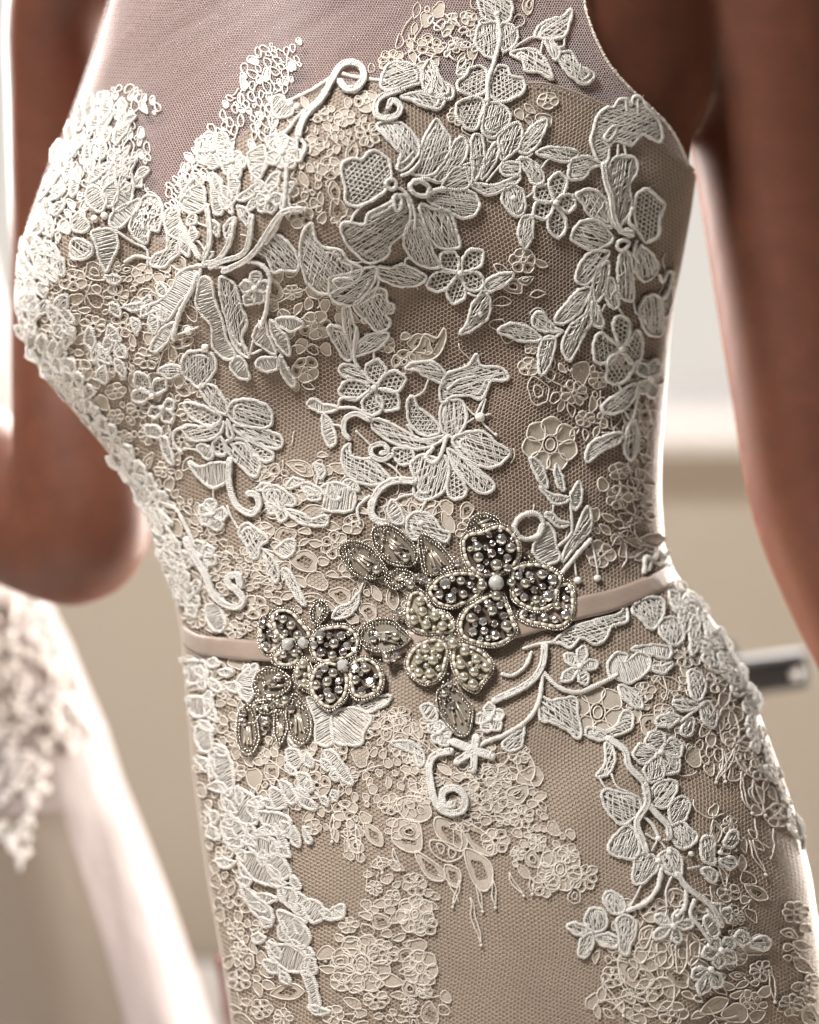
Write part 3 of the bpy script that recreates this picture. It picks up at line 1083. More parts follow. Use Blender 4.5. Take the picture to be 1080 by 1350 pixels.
 ('lace_leaf', "d:215,574 222,576 228,592 232,610 224,606 217,590|c1.5:225,560 228,572 222,580"),
 ('lace_flower', "G16:282,677 278,657 302,678 292,698 270,690 266,668|c1.5:283,642 284,656"),
 ('lace_leaf', "s:317,700 328,690 355,710 345,720 342,735 335,735 325,715|c1.8:302,667 308,682 317,697"),
 ('lace_leaf', "d:365,725 385,710 391,722 380,735|s:350,725 365,740 370,757 365,767 355,747|c1.5:345,722 365,728"),
 ('lace_leaf', "s:350,645 365,640 380,650 392,660 387,667 377,667 380,682 370,687 365,675 352,660|s:380,672 400,677 412,685 430,680 432,692 405,692 387,682"),
 ('lace_leaf', "s:375,750 386,756 400,785 405,800 396,792 383,772"),
 ('lace_leaf', "s:440,815 446,802 462,795 474,782 470,803 455,815|c1.8:474,783 479,770"),
 ('lace_scroll', "c4.8:250,710 260,730 275,755 285,780 300,795 317,800 325,790 317,777 307,770 305,760 317,758 322,772"),
 ('lace_flower', "G15:268,732 262,712 284,722 288,740 272,752 254,738"),
 ('lace_leaf', "d:275,800 290,797 300,820 295,832 280,825|c2.6:215,660 235,670 247,690 260,718|c2.2:205,650 222,690 238,715"),
 # left cup
 ('lace_flower', """d:123,305 150,305 155,325 147,345 140,358 132,340 127,320|s:100,315 120,322 122,335 105,342 96,335|d:97,295 107,282 120,300 105,307|d:115,260 125,247 140,262 135,280 122,275
  |d:135,260 145,240 152,240 155,260 145,275|d:152,260 170,245 175,250 170,270 150,280|d:150,280 180,265 186,271 170,290 155,302 145,297|k5:126,290 138,286"""),
 ('lace_blossom', "s:175,285 190,262 212,262 217,285 212,305 200,305 195,322 180,315 170,302|c2.2:152,305 175,320 195,330 197,350|c2.6:165,345 180,338 200,342"),
 ('lace_leaf', "d:222,280 237,277 242,295 257,322 237,315 222,305"),
 ('lace_leaf', "d:242,265 260,247 272,250 272,275 257,282 245,277|c2.6:240,262 252,245 262,235"),
 ('lace_flower', "G19:285,200 262,188 276,176 300,178 310,196 304,216 284,224 264,214"),
 ('lace_flower', "G15:310,214 300,202 320,204 328,216 316,230 300,230"),
 ('lace_ribbon', "d:280,230 295,240 292,265 297,280 285,280 282,252|d:305,225 317,240 315,260 300,277 305,250|d:330,205 350,195 352,215 345,235 335,230|d:315,262 330,250 345,241 338,256 325,264"),
 ('lace_flower', "G17:375,203 355,182 372,178 392,188 400,208 388,222 372,222 354,214"),
 ('lace_flower', "G15:356,262 340,264 350,243 366,244 374,262 360,280 344,278"),
 ('lace_ribbon', "c3.6:380,220 377,265 365,300 352,318|c3:398,186 404,196 398,212|d:362,132 372,130 382,140 388,150 375,158 362,152"),
 # right waist
 ('lace_spray', """d:697,605 712,612 721,642 710,635|d:732,612 740,630 742,647 735,642 730,625|d:710,642 727,652 750,657 732,665 720,655|d:762,635 765,655 757,672 750,655
  |s:770,670 777,675 775,700 757,720 740,742 745,720 757,700|o3.6:677,695 687,680 705,677 715,690 707,707 687,710|d:715,690 727,697 732,720 736,737 720,745 702,730 707,707
  |d:717,677 727,677 737,687 750,690 737,695 725,687|c2.2:750,662 752,690 750,705 732,722|c3.6:775,712 760,730 740,755|k5:760,767|k5:785,764|c1.5:755,735 758,760|c1.5:778,715 784,745 786,760|c1.5:728,665 727,677"""),
 ('lace_ruffle', "c3.6:846,756 848,736 858,739 864,729 872,735 881,728|c2.6:852,752 856,742 866,744 876,736"),
 ('lace_edging', "s:730,847 750,830 780,820 815,810 820,797 825,820 805,827 795,845 780,850 765,842 752,855 740,850|c2.4:690,856 712,850 730,848"),
 ('lace_blossom', "s:832,800 852,790 870,792 873,810 865,825 857,832 845,820 835,812|s:865,825 880,815 896,825 898,845 885,852 872,842"),
 ('lace_flower', "G13:763,880 768,853 787,876 771,904 740,899 744,864"),
 ('lace_stem', """c3.6:715,887 735,907 760,914 790,902 810,892|c5:717,852 715,875 705,895 685,910 652,925|c3:700,862 692,880 675,892 662,890|c3.6:715,890 710,925 695,950 665,970 640,980 626,992
  |s:712,920 727,925 757,920 760,940 765,960 762,975 745,962 725,952 712,950|s:680,965 690,958 686,985 670,990 662,982"""),
 ('lace_blossom', "d:800,877 810,862 825,865 822,875 840,862 855,870 852,885 830,902 812,895 802,892|d:830,857 852,852 880,855 880,870 865,867 845,862|d:857,880 870,880 885,875 875,888 865,888|s:815,905 830,910 842,922 845,935 830,930 817,917"),
 ('lace_spray', "s:772,970 775,960 795,965 812,957 820,940 832,942 832,960 815,970 790,977|s:785,1025 797,1007 797,982 807,987 809,1007 800,1022|c4.4:800,975 822,992 827,1012 847,1035 850,1058|c1.7:805,1022 812,1038 828,1045|c1.7:790,1028 797,1040"),
 ('lace_flower', "H26:868,993 858,966 897,984 833,996 856,1032 890,1019"),
 ('lace_lily', """s:792,1052 797,1042 817,1045 840,1052 842,1070 822,1087 805,1077|s:822,1090 835,1095 842,1120 835,1132 815,1130 800,1120 807,1105|s:837,1130 852,1125 867,1140 850,1162 835,1165 834,1147
  |s:867,1130 882,1120 895,1130 895,1155 877,1150|s:880,1095 895,1085 910,1095 917,1107 900,1120 890,1115|s:880,1070 887,1055 902,1052 907,1065 900,1082 885,1087|s:855,1055 862,1035 875,1030 890,1032 887,1050 877,1065 865,1065
  |c4.6:847,1035 850,1060 837,1085 845,1110 850,1125|c4.2:852,1062 865,1077 877,1090 880,1105|c2.6:847,1077 858,1088 866,1103|k4:866,1106 866,1135 853,1128 880,1124|c1.5:866,1106 858,1122|c1.5:866,1106 876,1120|c1.5:850,1100 864,1108 880,1108"""),
 ('lace_stem', "c3.6:870,1147 865,1170 850,1190 827,1200|c3.8:890,1152 902,1170 925,1187 937,1200 947,1220|c3.2:902,1172 900,1195 890,1207|c3:912,1187 907,1205 920,1222 932,1240|c1.6:845,1165 838,1180 830,1195|c1.6:885,1152 876,1175 878,1195"),
 ('lace_flower', "s:770,1210 780,1197 795,1200 800,1215 792,1227 777,1225|s:785,1235 800,1230 815,1237 812,1247 795,1246|s:812,1215 822,1205 837,1215 837,1230 830,1245 827,1257 817,1252 815,1230|s:795,1185 800,1175 815,1180 824,1195 815,1205 802,1200|s:747,1220 757,1216 772,1222 770,1232 757,1230|s:762,1255 767,1235 780,1230 781,1245 770,1262"),
 ('lace_flower', "G12:885,1220 862,1207 912,1217 893,1243 860,1236 896,1200"),
 ('lace_flower', "H16:947,1252 923,1258 964,1237 967,1267 943,1275 934,1238"),
 ('lace_leaf', "s:965,1235 976,1226 986,1240 974,1246|s:985,1245 1000,1234 1012,1240 1006,1252"),
 ('lace_flower', "H17:933,1277 910,1287 921,1310 946,1301"),
 ('lace_blossom', "d:930,1195 945,1192 945,1210 935,1207|d:947,1202 960,1198 958,1216|d:925,1212 935,1208 945,1227 935,1235"),
 ('lace_flower', "s:922,1110 930,1102 940,1110 937,1125 940,1137 927,1137 922,1125|s:952,1110 962,1095 970,1102 965,1115 955,1117|s:945,1135 960,1130 968,1137 960,1146|s:922,1147 935,1145 943,1155 935,1163|k3.4:946,1124 908,1126|c1.4:905,1145 920,1142"),
 ('lace_spray', "s:905,890 912,885 927,900 922,922 910,920|s:920,930 932,927 942,945 937,960 925,952|s:885,927 902,925 920,932 897,938|s:863,950 880,942 893,947 882,958 867,958|s:895,966 905,947 912,951 907,970|c2.4:895,952 910,940 925,928"),
 # below the sash
 ('lace_blossom', "d:407,920 425,925 437,942 440,980 420,980 417,950|d:442,940 472,935 490,947 482,965 475,982 442,977|s:475,930 487,940 512,927 515,918 490,920"),
 ('lace_leaf', "d:430,990 445,995 467,1030 457,1031 437,1007"),
 ('lace_leaf', "d:380,990 395,990 400,1007 387,1013"),
 ('lace_flower', "G14:580,967 566,956 580,952 596,966 590,984 574,980"),
 ('lace_leaf', "d:555,932 570,930 577,947 565,951"),
 ('lace_flower', "G14:645,950 646,928 664,940 660,962 639,966 626,948"),
 ('lace_star', "c6:625,992 612,986 598,980|c6:625,992 627,982 628,974|c6:625,992 638,995 648,998|c5.4:625,992 625,1006 624,1016|c5.4:625,992 612,1000 603,1006|k6:625,992"),
 ('lace_scroll', "c5.2:595,992 575,997 567,1012 570,1040 577,1062 592,1072 610,1067 612,1050 600,1040 585,1045 585,1060 597,1062"),
 ('lace_leaf', "s:517,980 535,977 555,987 560,1007 552,1010 547,995 530,987"),
]
left_low = """297,1085 317,1080 327,1100 317,1120 305,1115|317,1127 340,1125 365,1150 380,1165 360,1167 335,1155|322,1165 340,1180 360,1197 362,1215 347,1210 330,1190
|370,1170 390,1172 412,1190 400,1205 380,1190|402,1190 420,1187 432,1205 415,1215|430,1207 450,1192 457,1197 452,1210|370,1200 395,1210 412,1235 400,1250 380,1230
|357,1250 390,1245 412,1265 400,1280 377,1275|402,1280 415,1285 425,1325 415,1330 410,1305|345,1070 380,1075 385,1092 365,1100 350,1085|280,990 302,992 312,1025 305,1050 287,1020
|297,1047 322,1040 345,1062 337,1087 307,1075|247,920 280,922 282,937 262,945|245,875 272,872 275,895 252,900|315,900 342,876 332,925|330,1110 352,1100 372,1118 350,1130
|352,1130 372,1128 386,1150 370,1158|262,960 280,962 282,990 266,985|360,1040 374,1044 380,1062 364,1064|372,1030 386,1036 394,1056 382,1056|392,1040 408,1050 420,1066 402,1062
|402,1090 414,1110 406,1108|365,1085 376,1100 382,1118 372,1112|395,1020 410,1024 414,1042 400,1040|340,1098 352,1094 360,1108|330,1060 345,1050 350,1064
|383,970 396,960 404,976 392,984|405,1265 416,1262 420,1280 410,1284|384,1190 392,1186 396,1200"""
for s_ in left_low.split('|'):
    HEAVY.append(('lace_leaf', 'd:' + s_.strip()))
for nm, sp in HEAVY:
    motif(nm, sp)


# scattered small white leaves where the appliques crowd the side of the bust and the hip
def scatter(name, poly, n, ln, wd, ang, spread, fills='ds', mind=9.0, seed=1):
    rng = np.random.default_rng(seed)
    poly = pts(poly)
    got = []
    tries = 0
    x0, y0 = poly.min(0); x1, y1 = poly.max(0)
    while len(got) < n and tries < n * 60:
        tries += 1
        x, y = rng.uniform(x0, x1), rng.uniform(y0, y1)
        if not inside(poly, np.array([x]), np.array([y]))[0]:
            continue
        if any((x - a) ** 2 + (y - b) ** 2 < mind ** 2 for a, b in got):
            continue
        got.append((x, y))
    root = None
    cl = {}
    for i, (x, y) in enumerate(got):
        key = (int((x - x0) // 70), int((y - y0) // 70))
        cl.setdefault(key, []).append((x, y))
    for key, lst in cl.items():
        c0 = Pat()
        for (x, y), (x2, y2) in zip(lst[:-1], lst[1:]):
            if math.hypot(x - x2, y - y2) < 34:
                c0.tube(smooth(np.array([(x, y), ((x + x2) / 2 + rng.uniform(-4, 4), (y + y2) / 2 + rng.uniform(-4, 4)), (x2, y2)]), False, 3), 1.6, 3.2, False, 5, 0.9, 0.1)
        root = keep(c0.build(name, CM), dress) if c0.v else keep(empty(name), dress)
        for x, y in lst:
            a = ang + rng.uniform(-spread, spread)
            L = ln * rng.uniform(0.7, 1.3)
            dx, dy = math.cos(a) * L / 2, math.sin(a) * L / 2
            o = petal(fills[rng.integers(len(fills))], leaf_outline(x - dx, y - dy, x + dx, y + dy, wd * rng.uniform(0.8, 1.25), rng.uniform(-4, 4), rng.uniform(0, 1)), r=2.1, h=3.6)
            keep(o.build('petal', CM), root)


scatter('lace_cluster', '100,150 130,130 178,122 172,150 180,180 168,215 150,240 112,245 85,270 62,330 40,330 50,270 78,200', 34, 32, 10, 2.0, 0.5, 'dds', 12, 3)
scatter('lace_cluster', '30,330 66,318 92,350 60,380 48,440 92,470 120,520 112,530 60,492 28,440', 40, 26, 12, 1.3, 0.5, 'dds', 11, 4)
scatter('lace_cluster', '60,490 95,505 150,565 215,640 222,700 245,760 240,800 212,730 190,670 150,612', 44, 28, 11, 0.95, 0.35, 'dds', 11, 5)
scatter('lace_cluster', '120,440 160,430 170,480 150,500 120,480', 8, 24, 12, 1.4, 0.5, 'ds', 12, 6)
scatter('lace_cluster', '60,400 90,395 100,470 80,470', 8, 26, 13, 1.4, 0.7, 'ds', 13, 7)
scatter('lace_cluster', '892,765 925,800 965,860 1000,930 985,930 940,880 905,850 895,810 880,790', 34, 26, 12, 0.95, 0.7, 'ds', 11, 8)
scatter('lace_cluster', '220,700 245,730 262,770 262,815 246,800 236,770', 12, 22, 11, 1.2, 0.5, 'd', 10, 9)
scatter('lace_cluster', '150,205 185,215 195,240 160,250 150,232', 9, 20, 11, 1.5, 1.2, 'ds', 10, 10)
scatter('lace_cluster', '985,930 1012,980 1046,1060 1060,1110 1046,1110 1020,1040 990,980', 16, 24, 9, 1.1, 0.3, 's', 13, 11)

scatter('lace_cluster', '232,255 262,225 330,215 400,240 385,275 330,300 290,330 250,340 232,300', 20, 24, 11, 1.6, 0.8, 'dds', 15, 12)
scatter('lace_cluster', '262,890 300,960 330,1040 400,1085 385,1140 440,1205 405,1260 425,1330 400,1335 350,1262 330,1190 292,1120 262,990', 46, 24, 11, 0.9, 0.8, 'd', 14, 13)
scatter('lace_cluster', '130,360 190,350 235,400 200,440 150,420', 8, 24, 11, 0.8, 1.0, 'ds', 16, 14)
scatter('lace_cluster', '380,1000 430,1000 470,1040 440,1060 400,1050', 8, 20, 9, 0.9, 0.5, 'd', 13, 15)
scatter('lace_cluster', '425,620 470,640 440,690 400,690 340,660 360,630', 7, 22, 11, 0.3, 0.9, 'ds', 15, 16)
scatter('lace_cluster', '245,860 300,865 345,880 320,920 270,930 245,910', 9, 20, 10, 0.9, 0.9, 'd', 14, 17)

# ------------------------------------------------------------------ fine cream lace (flat corded)
ALLP = [p for p in PET]


def fine_region(name, poly, n, rmin, rmax, seed, fillp=0.65, stretch=1.18, ang=0.9, white=False, links=0.4):
    """irregular closed cells and small leaves laid edge to edge, outlined by a fine cord, most of them filled"""
    rng = np.random.default_rng(seed)
    poly = pts(poly)
    x0, y0 = poly.min(0); x1, y1 = poly.max(0)
    if not white:
        n = int(n * 0.95); rmin *= 1.0; rmax *= 1.12
    cells = []
    roses = []
    if not white:
        for t in range(n * 12):
            if len(roses) >= n // 9 + 1:
                break
            x, y = rng.uniform(x0, x1), rng.uniform(y0, y1)
            R = rng.uniform(11, 22) * (rmax / 15.0) ** 0.5
            if not inside(poly, np.array([x]), np.array([y]))[0] or not sil(y)[0] + R < x < sil(y)[1] - R - 6:
                continue
            if any((x - a) ** 2 + (y - b) ** 2 < (0.98 * (R + q)) ** 2 for a, b, q in roses):
                continue
            roses.append((x, y, R))
        cells = [(x, y, R * 0.97) for x, y, R in roses]
        n = n - len(roses) * 3
    nr = len(roses)
    for t in range(max(n, 1) * 40):
        if len(cells) >= n + nr:
            break
        x, y = rng.uniform(x0, x1), rng.uniform(y0, y1)
        r = rmin + (rmax - rmin) * rng.uniform(0, 1) ** 1.6
        if t > n * 15:
            r *= 0.65
        xj, yj = x + 11 * math.sin(y * 0.09 + 2 * math.sin(x * .05)), y + 11 * math.sin(x * 0.08 + 1.3 * math.sin(y * .06))
        if not inside(poly, np.array([xj]), np.array([yj]))[0] or not sil(y)[0] + 10 < x < sil(y)[1] - 18:
            continue
        if any((x - a) ** 2 + (y - b) ** 2 < (0.9 * (r + q)) ** 2 for a, b, q in cells):
            continue
        cells.append((x, y, r))
    rset = {(x, y) for x, y, _ in roses}
    groups = {}
    for c in cells:
        groups.setdefault((int((c[0] - x0) // 95), int((c[1] - y0) // 95)), []).append(c)
    cr = 1.25 if white else 0.78
    for g in groups.values():
        pt = Pat()
        for x, y, r in g:
            if (x, y) in rset:      # a small flat flower
                m_ = int(rng.integers(5, 9)); a0 = rng.uniform(0, 6)
                sx, sy, tilt = 1.0, rng.uniform(0.75, 1.0), rng.uniform(0, 3.14)
                for i in range(m_):
                    a_ = a0 + i * 2 * math.pi / m_ + rng.uniform(-.1, .1)
                    R2_ = r * rng.uniform(0.88, 1.12)
                    q_ = leaf_outline(math.cos(a_) * r * .26, math.sin(a_) * r * .26, math.cos(a_) * R2_, math.sin(a_) * R2_, 2 * math.pi * r / m_ * .80, rng.uniform(-1.5, 1.5), 1)
                    q_ = np.stack([q_[:, 0] * math.cos(tilt) - q_[:, 1] * math.sin(tilt), (q_[:, 0] * math.sin(tilt) + q_[:, 1] * math.cos(tilt)) * sy], 1) + [x, y]
                    fine_petal(pt, q_, True, 0.85, 2.7 + rng.uniform(-.3, .3), ring=0.45 if r > 15 and rng.random() < .6 else 0)
                b_ = np.arange(9) * 2 * math.pi / 9
                fine_petal(pt, np.stack([x + r * .20 * np.cos(b_), y + r * .20 * np.sin(b_)], 1), rng.random() < .5, 0.8, 3.2)
                continue
            th = ang + 0.9 * math.sin(x * 0.012 + y * 0.009) + rng.uniform(-0.6, 0.6)
            if rng.random() < 0.45 and r > 6:
                L = r * 1.35
                o = leaf_outline(x - math.cos(th) * L, y - math.sin(th) * L, x + math.cos(th) * L, y + math.sin(th) * L, r * 1.25, rng.uniform(-3, 3), rng.uniform(0, 1))
            else:
                m = 12
                a = np.arange(m) * 2 * math.pi / m
                rr = r * (1 + 0.10 * np.sin(3 * a + rng.uniform(0, 6)) + 0.07 * np.sin(5 * a + rng.uniform(0, 6)) + rng.uniform(-0.05, 0.05, m))
                ex, ey = rr * np.cos(a) * stretch, rr * np.sin(a) / stretch
                o = np.stack([x + ex * math.cos(th) - ey * math.sin(th), y + ex * math.sin(th) + ey * math.cos(th)], 1)
            fine_petal(pt, o, rng.random() < fillp + (0 if white else 0.12), cr, 2.4 + rng.uniform(-0.3, 0.5), ring=0.5 if (r > 9.5 and rng.random() < 0.5) else 0.0)
            if rng.random() < 0.25 and r > 8:
                fine_petal(pt, (o - [x, y]) * 0.45 + [x, y], False, 0.75, 2.9)
        for (xa, ya, ra), (xb, yb, rb) in zip(g[:-1], g[1:]):
            d = math.hypot(xa - xb, ya - yb)
            if d < 3.0 * (ra + rb) and rng.random() < links:
                ux, uy = (xb - xa) / d, (yb - ya) / d
                pa, pb = (xa + ux * ra, ya + uy * ra), (xb - ux * rb, yb - uy * rb)
                mx, my = (pa[0] + pb[0]) / 2 + rng.uniform(-6, 6), (pa[1] + pb[1]) / 2 + rng.uniform(-6, 6)
                pt.tube(smooth(np.array([pa, (mx, my), pb]), False, 3.5), cr, 2.9, False, 4, 1, 0.15, 0)
        keep(pt.build(name, CM if white else CC), dress)


def vermicelli(name, poly, n, seed, L=40, ang=1.2, spread=0.7):
    rng = np.random.default_rng(seed)
    poly = pts(poly)
    x0, y0 = poly.min(0); x1, y1 = poly.max(0)
    pt = Pat()
    k = 0
    for t in range(n * 10):
        if k >= n:
            break
        x, y = rng.uniform(x0, x1), rng.uniform(y0, y1)
        if not inside(poly, np.array([x]), np.array([y]))[0]:
            continue
        k += 1
        a = ang + rng.uniform(-spread, spread)
        q = [(x, y)]
        for j in range(int(L / 7 * rng.uniform(0.6, 1.3))):
            a += rng.uniform(-0.55, 0.55)
            x += math.cos(a) * 7; y += math.sin(a) * 7
            q.append((x, y))
        q = [a_ for a_ in q if sil(a_[1])[0] + 14 < a_[0] < sil(a_[1])[1] - 16]
        if len(q) > 2:
            pt.tube(smooth(np.array(q), False, 3.2), 0.8, 2.6, False, 4, 1, 0.15, 0)
    o = pt.build(name, CC)
    keep(o, dress)
    o['kind'] = 'stuff'


FR = [
 ('70,345 230,345 260,400 250,470 300,530 250,560 230,650 300,700 380,760 350,840 250,830 225,760 160,600 100,500 60,430', 330, 5, 13, 21, .75),
 ('355,350 450,350 450,420 420,460 400,520 350,430', 34, 7, 16, 22, .7),
 ('330,620 440,600 470,640 620,660 620,700 560,760 560,820 470,820 380,800 330,760', 130, 6, 15, 23, .85),
 ('390,150 500,120 500,170 460,205 455,300 400,300 370,250', 80, 5, 12, 24, .8),
 ('555,20 640,-10 630,110 600,95 520,90 480,110 500,80', 42, 6, 11, 25, .45),
 ('640,-20 700,-20 695,40 650,40', 9, 6, 11, 26, .3),
 ('600,150 735,130 720,200 690,160 610,200 600,250', 22, 6, 14, 27, .3),
 ('690,480 880,470 870,720 840,740 760,740 790,650 830,600 760,560', 92, 6, 15, 28, .5),
 ('240,865 340,870 400,960 520,930 570,1000 560,1090 520,1100 460,1130 400,1090 330,1060 300,1100 262,1080', 250, 5, 13, 29, .85),
 ('500,940 560,950 660,990 700,990 705,1035 660,1080 560,1050', 60, 7, 14, 30, .7),
 ('620,1000 690,1040 720,1080 775,1110 770,1185 700,1160 650,1120 600,1080', 95, 6, 13, 31, .7),
 ('270,1110 330,1130 350,1240 380,1300 400,1350 310,1350', 80, 7, 15, 32, .8),
 ('440,1240 478,1190 505,1130 545,1150 585,1215 540,1262 600,1310 570,1350 430,1350', 100, 7, 15, 33, .8),
 ('820,860 900,860 990,920 1050,1080 1030,1100 960,1010 900,1000 840,960', 92, 6, 14, 34, .6),
 ('820,1190 930,1180 1010,1260 1000,1350 790,1350 780,1290', 110, 7, 16, 35, .55),
 ('930,1060 1000,1100 990,1230 930,1200', 30, 6, 13, 36, .4),
 ('1035,1200 1082,1180 1082,1350 1040,1350', 26, 7, 13, 37, .7),
 ('670,300 720,310 730,440 690,470 650,470', 18, 7, 13, 38, .35),
 ('440,400 520,430 560,440 580,470 540,500', 14, 7, 13, 39, .5),
]
for poly, n, a, b, sd, fp in FR:
    fine_region('fine_lace', poly, n, a, b, sd, fp)


def fine_motif(name, items):
    pt = Pat()
    for k, s_ in items:
        p = pts(s_)
        if k == 'f':
            fine_petal(pt, p, True, 1.1, ring=0.5)
        elif k == 'e':
            fine_petal(pt, p, False)
        elif k == 'c':
            pt.tube(smooth(p, False, 3), 1.0, 3.0, False, 4, 1, 0.15, 0)
        elif k[0] == 'R':      # rosette: centre, then radius,petals
            c, (r, m) = p[0], p[1]
            m = int(m)
            for i in range(m):
                a = i * 2 * math.pi / m + 0.3
                o = leaf_outline(c[0] + math.cos(a) * r * .3, c[1] + math.sin(a) * r * .3, c[0] + math.cos(a) * r, c[1] + math.sin(a) * r, 2 * math.pi * r / m * .82, 0, 1)
                fine_petal(pt, o, True, 1.05, 2.8)
            a = np.arange(10) * 2 * math.pi / 10
            fine_petal(pt, np.stack([c[0] + r * .27 * np.cos(a), c[1] + r * .34 * np.sin(a)], 1), False, 1.0, 3.2)
            fine_petal(pt, np.stack([c[0] + r * .16 * np.cos(a), c[1] + r * .22 * np.sin(a)], 1), True, 1.0, 3.2)
    keep(pt.build(name, CC), dress)


fine_motif('fine_lace_flower', [('R', '724,586 37,7')])
fine_motif('fine_lace_flower', [('R', '787,940 37,6')])
fine_motif('fine_lace_flower', [('R', '738,1146 30,7')])
fine_motif('fine_lace_flower', [('R', '478,1270 40,8')])
fine_motif('fine_lace_flower', [('R', '548,1205 26,7')])
fine_motif('fine_lace_flower', [('R', '555,1275 24,6')])
fine_motif('fine_lace_rose', [('f', q) for q in (
    '524,1057 542,1050 563,1057 569,1075 554,1084 533,1078', '524,1081 551,1084 557,1104 554,1122 536,1122 518,1107',
    '575,1078 598,1084 616,1107 610,1122 593,1116 575,1098', '598,1078 622,1087 649,1107 649,1128 628,1122 612,1100',
    '613,1119 646,1137 649,1164 637,1175 622,1158', '548,1122 584,1146 584,1161 563,1155', '587,1140 607,1149 604,1170 590,1161')] +
    [('e', '568,1108 593,1112 611,1125 593,1136 572,1126'), ('e', '576,1112 586,1116 582,1126'), ('e', '592,1118 602,1124 594,1132')])
fine_motif('fine_lace_rose', [('f', q) for q in (
    '815,1262 830,1255 845,1270 862,1290 850,1302 832,1300 818,1285', '855,1300 870,1288 886,1295 886,1320 872,1332 855,1322',
    '865,1245 880,1240 886,1270 872,1275', '890,1240 903,1240 903,1270 892,1282', '905,1230 920,1240 918,1265 906,1270', '845,1225 860,1222 850,1250 842,1240')])
fine_motif('fine_lace_leaf', [('f', '681,995 696,995 705,1013 699,1030 684,1018'), ('c', '699,1030 706,1042')])
fine_motif('fine_lace_leaf', [('f', '950,935 965,940 972,965 968,985 952,980 946,955'), ('f', '967,985 985,990 995,1010 1000,1028 985,1022 970,1005')])
fine_motif('fine_lace_leaf', [('f', '880,1175 892,1172 902,1180 900,1192 888,1196 880,1188')])
fine_motif('fine_lace_leaf', [('f', '560,440 576,445 585,432 588,445 580,465 565,475 545,476 540,468 552,455')])
# drips hanging from the scalloped borders
rng0 = np.random.default_rng(50)
drips = [(606, 1172, 30), (628, 1178, 34), (650, 1172, 28), (672, 1162, 34), (700, 1168, 20), (545, 900, 0), (520, 1130, 22), (560, 1180, 0), (440, 1085, 30), (470, 1100, 30),
         (500, 1140, 20), (620, 1195, 60), (975, 1030, 50), (990, 1040, 44), (960, 1090, 40), (945, 1150, 34), (985, 1120, 46), (1000, 1020, 30), 
         (565, 300, 40), (545, 290, 36), (815, 1290, 50), (795, 1300, 50), (1010, 1290, 40), (870, 1010, 40), (950, 1000, 40), (965, 1000, 46)]
for x, y, L in drips:
    if L <= 0:
        continue
    pt = Pat()
    y -= 12
    q = [(x, y)]
    a = 1.3 + rng0.uniform(-0.25, 0.3)
    for j in range(int(L / 7) + 1):
        a += rng0.uniform(-0.3, 0.3)
        q.append((q[-1][0] + math.cos(a) * 7, q[-1][1] + math.sin(a) * 7))
    q = np.array(q)
    n_ = len(q)
    wd = np.sin(np.linspace(0, math.pi, n_)) * rng0.uniform(2, 4)
    pt.tube(smooth(q + np.column_stack([wd, wd * 0]), False, 3), 1.0, 2.8, False, 4, 1, 0.15)
    pt.tube(smooth(q - np.column_stack([wd, wd * 0]), False, 3), 1.0, 2.8, False, 4, 1, 0.15)
    pt.blob(q[-1, 0], q[-1, 1] + 2, 2.4, 3, 0.8, 0, 6, 4)
    keep(pt.build('lace_tendril', CC), dress)

vermicelli('lace_vermicelli', '420,30 600,20 620,250 700,330 880,240 870,740 500,740 440,620 220,780 70,430 70,340 300,330', 26, 61, 42)
vermicelli('lace_vermicelli', '250,870 560,980 720,1120 520,1170 400,1110 300,1350 262,1100', 14, 62, 40, 0.9)
vermicelli('lace_vermicelli', '780,860 1000,950 1060,1180 1000,1340 800,1340 820,1180 900,1060 830,980', 14, 63, 44, 1.3)
WR = [('238,240 258,188 296,150 326,112 338,97 318,92 332,74 362,58 400,54 402,74 386,86 372,110 362,132 332,160 292,202 262,244', 75, 4, 8, 71, .25),
 ('186,222 200,245 222,262 245,240 262,226 250,262 232,284 214,262 196,262 182,242', 26, 3.5, 7, 72, .1),
 ('98,140 130,128 176,118 212,124 200,140 184,150 182,182 195,215 165,240 110,245 72,262 88,200', 100, 4, 9, 73, .6),
 ('560,40 600,10 640,30 620,100 600,95 560,75', 18, 4, 8, 74, .15),
 ('60,300 100,240 130,245 110,300 80,330', 26, 4, 9, 75, .7),
 ('350,140 378,135 372,190 330,200 330,175', 18, 4, 8, 76, .6)]
for poly, n, a, b, sd, fp in WR:
    fine_region('fine_white_lace', poly, n, a, b, sd, fp, 1.3, 1.9, True, 0.9)
vermicelli('lace_vermicelli', '840,330 890,330 880,720 800,740 820,500', 36, 64, 60, 1.5, 0.25)


# ------------------------------------------------------------------ sash: satin ribbon
sash = keep(empty('bridal_sash'), None) if False else empty('bridal_sash', loc=(0, -0.1, (675 - 830) * S))
bpy.context.view_layer.update()
tag(sash, 'narrow rose beige satin sash with silver beaded flowers around the waist of the gown', 'sash')
RP = pts('200,812 236,832 262,848 300,854 350,859 430,862 520,850 600,838 680,828 750,807 800,795 850,776 900,750 930,738')


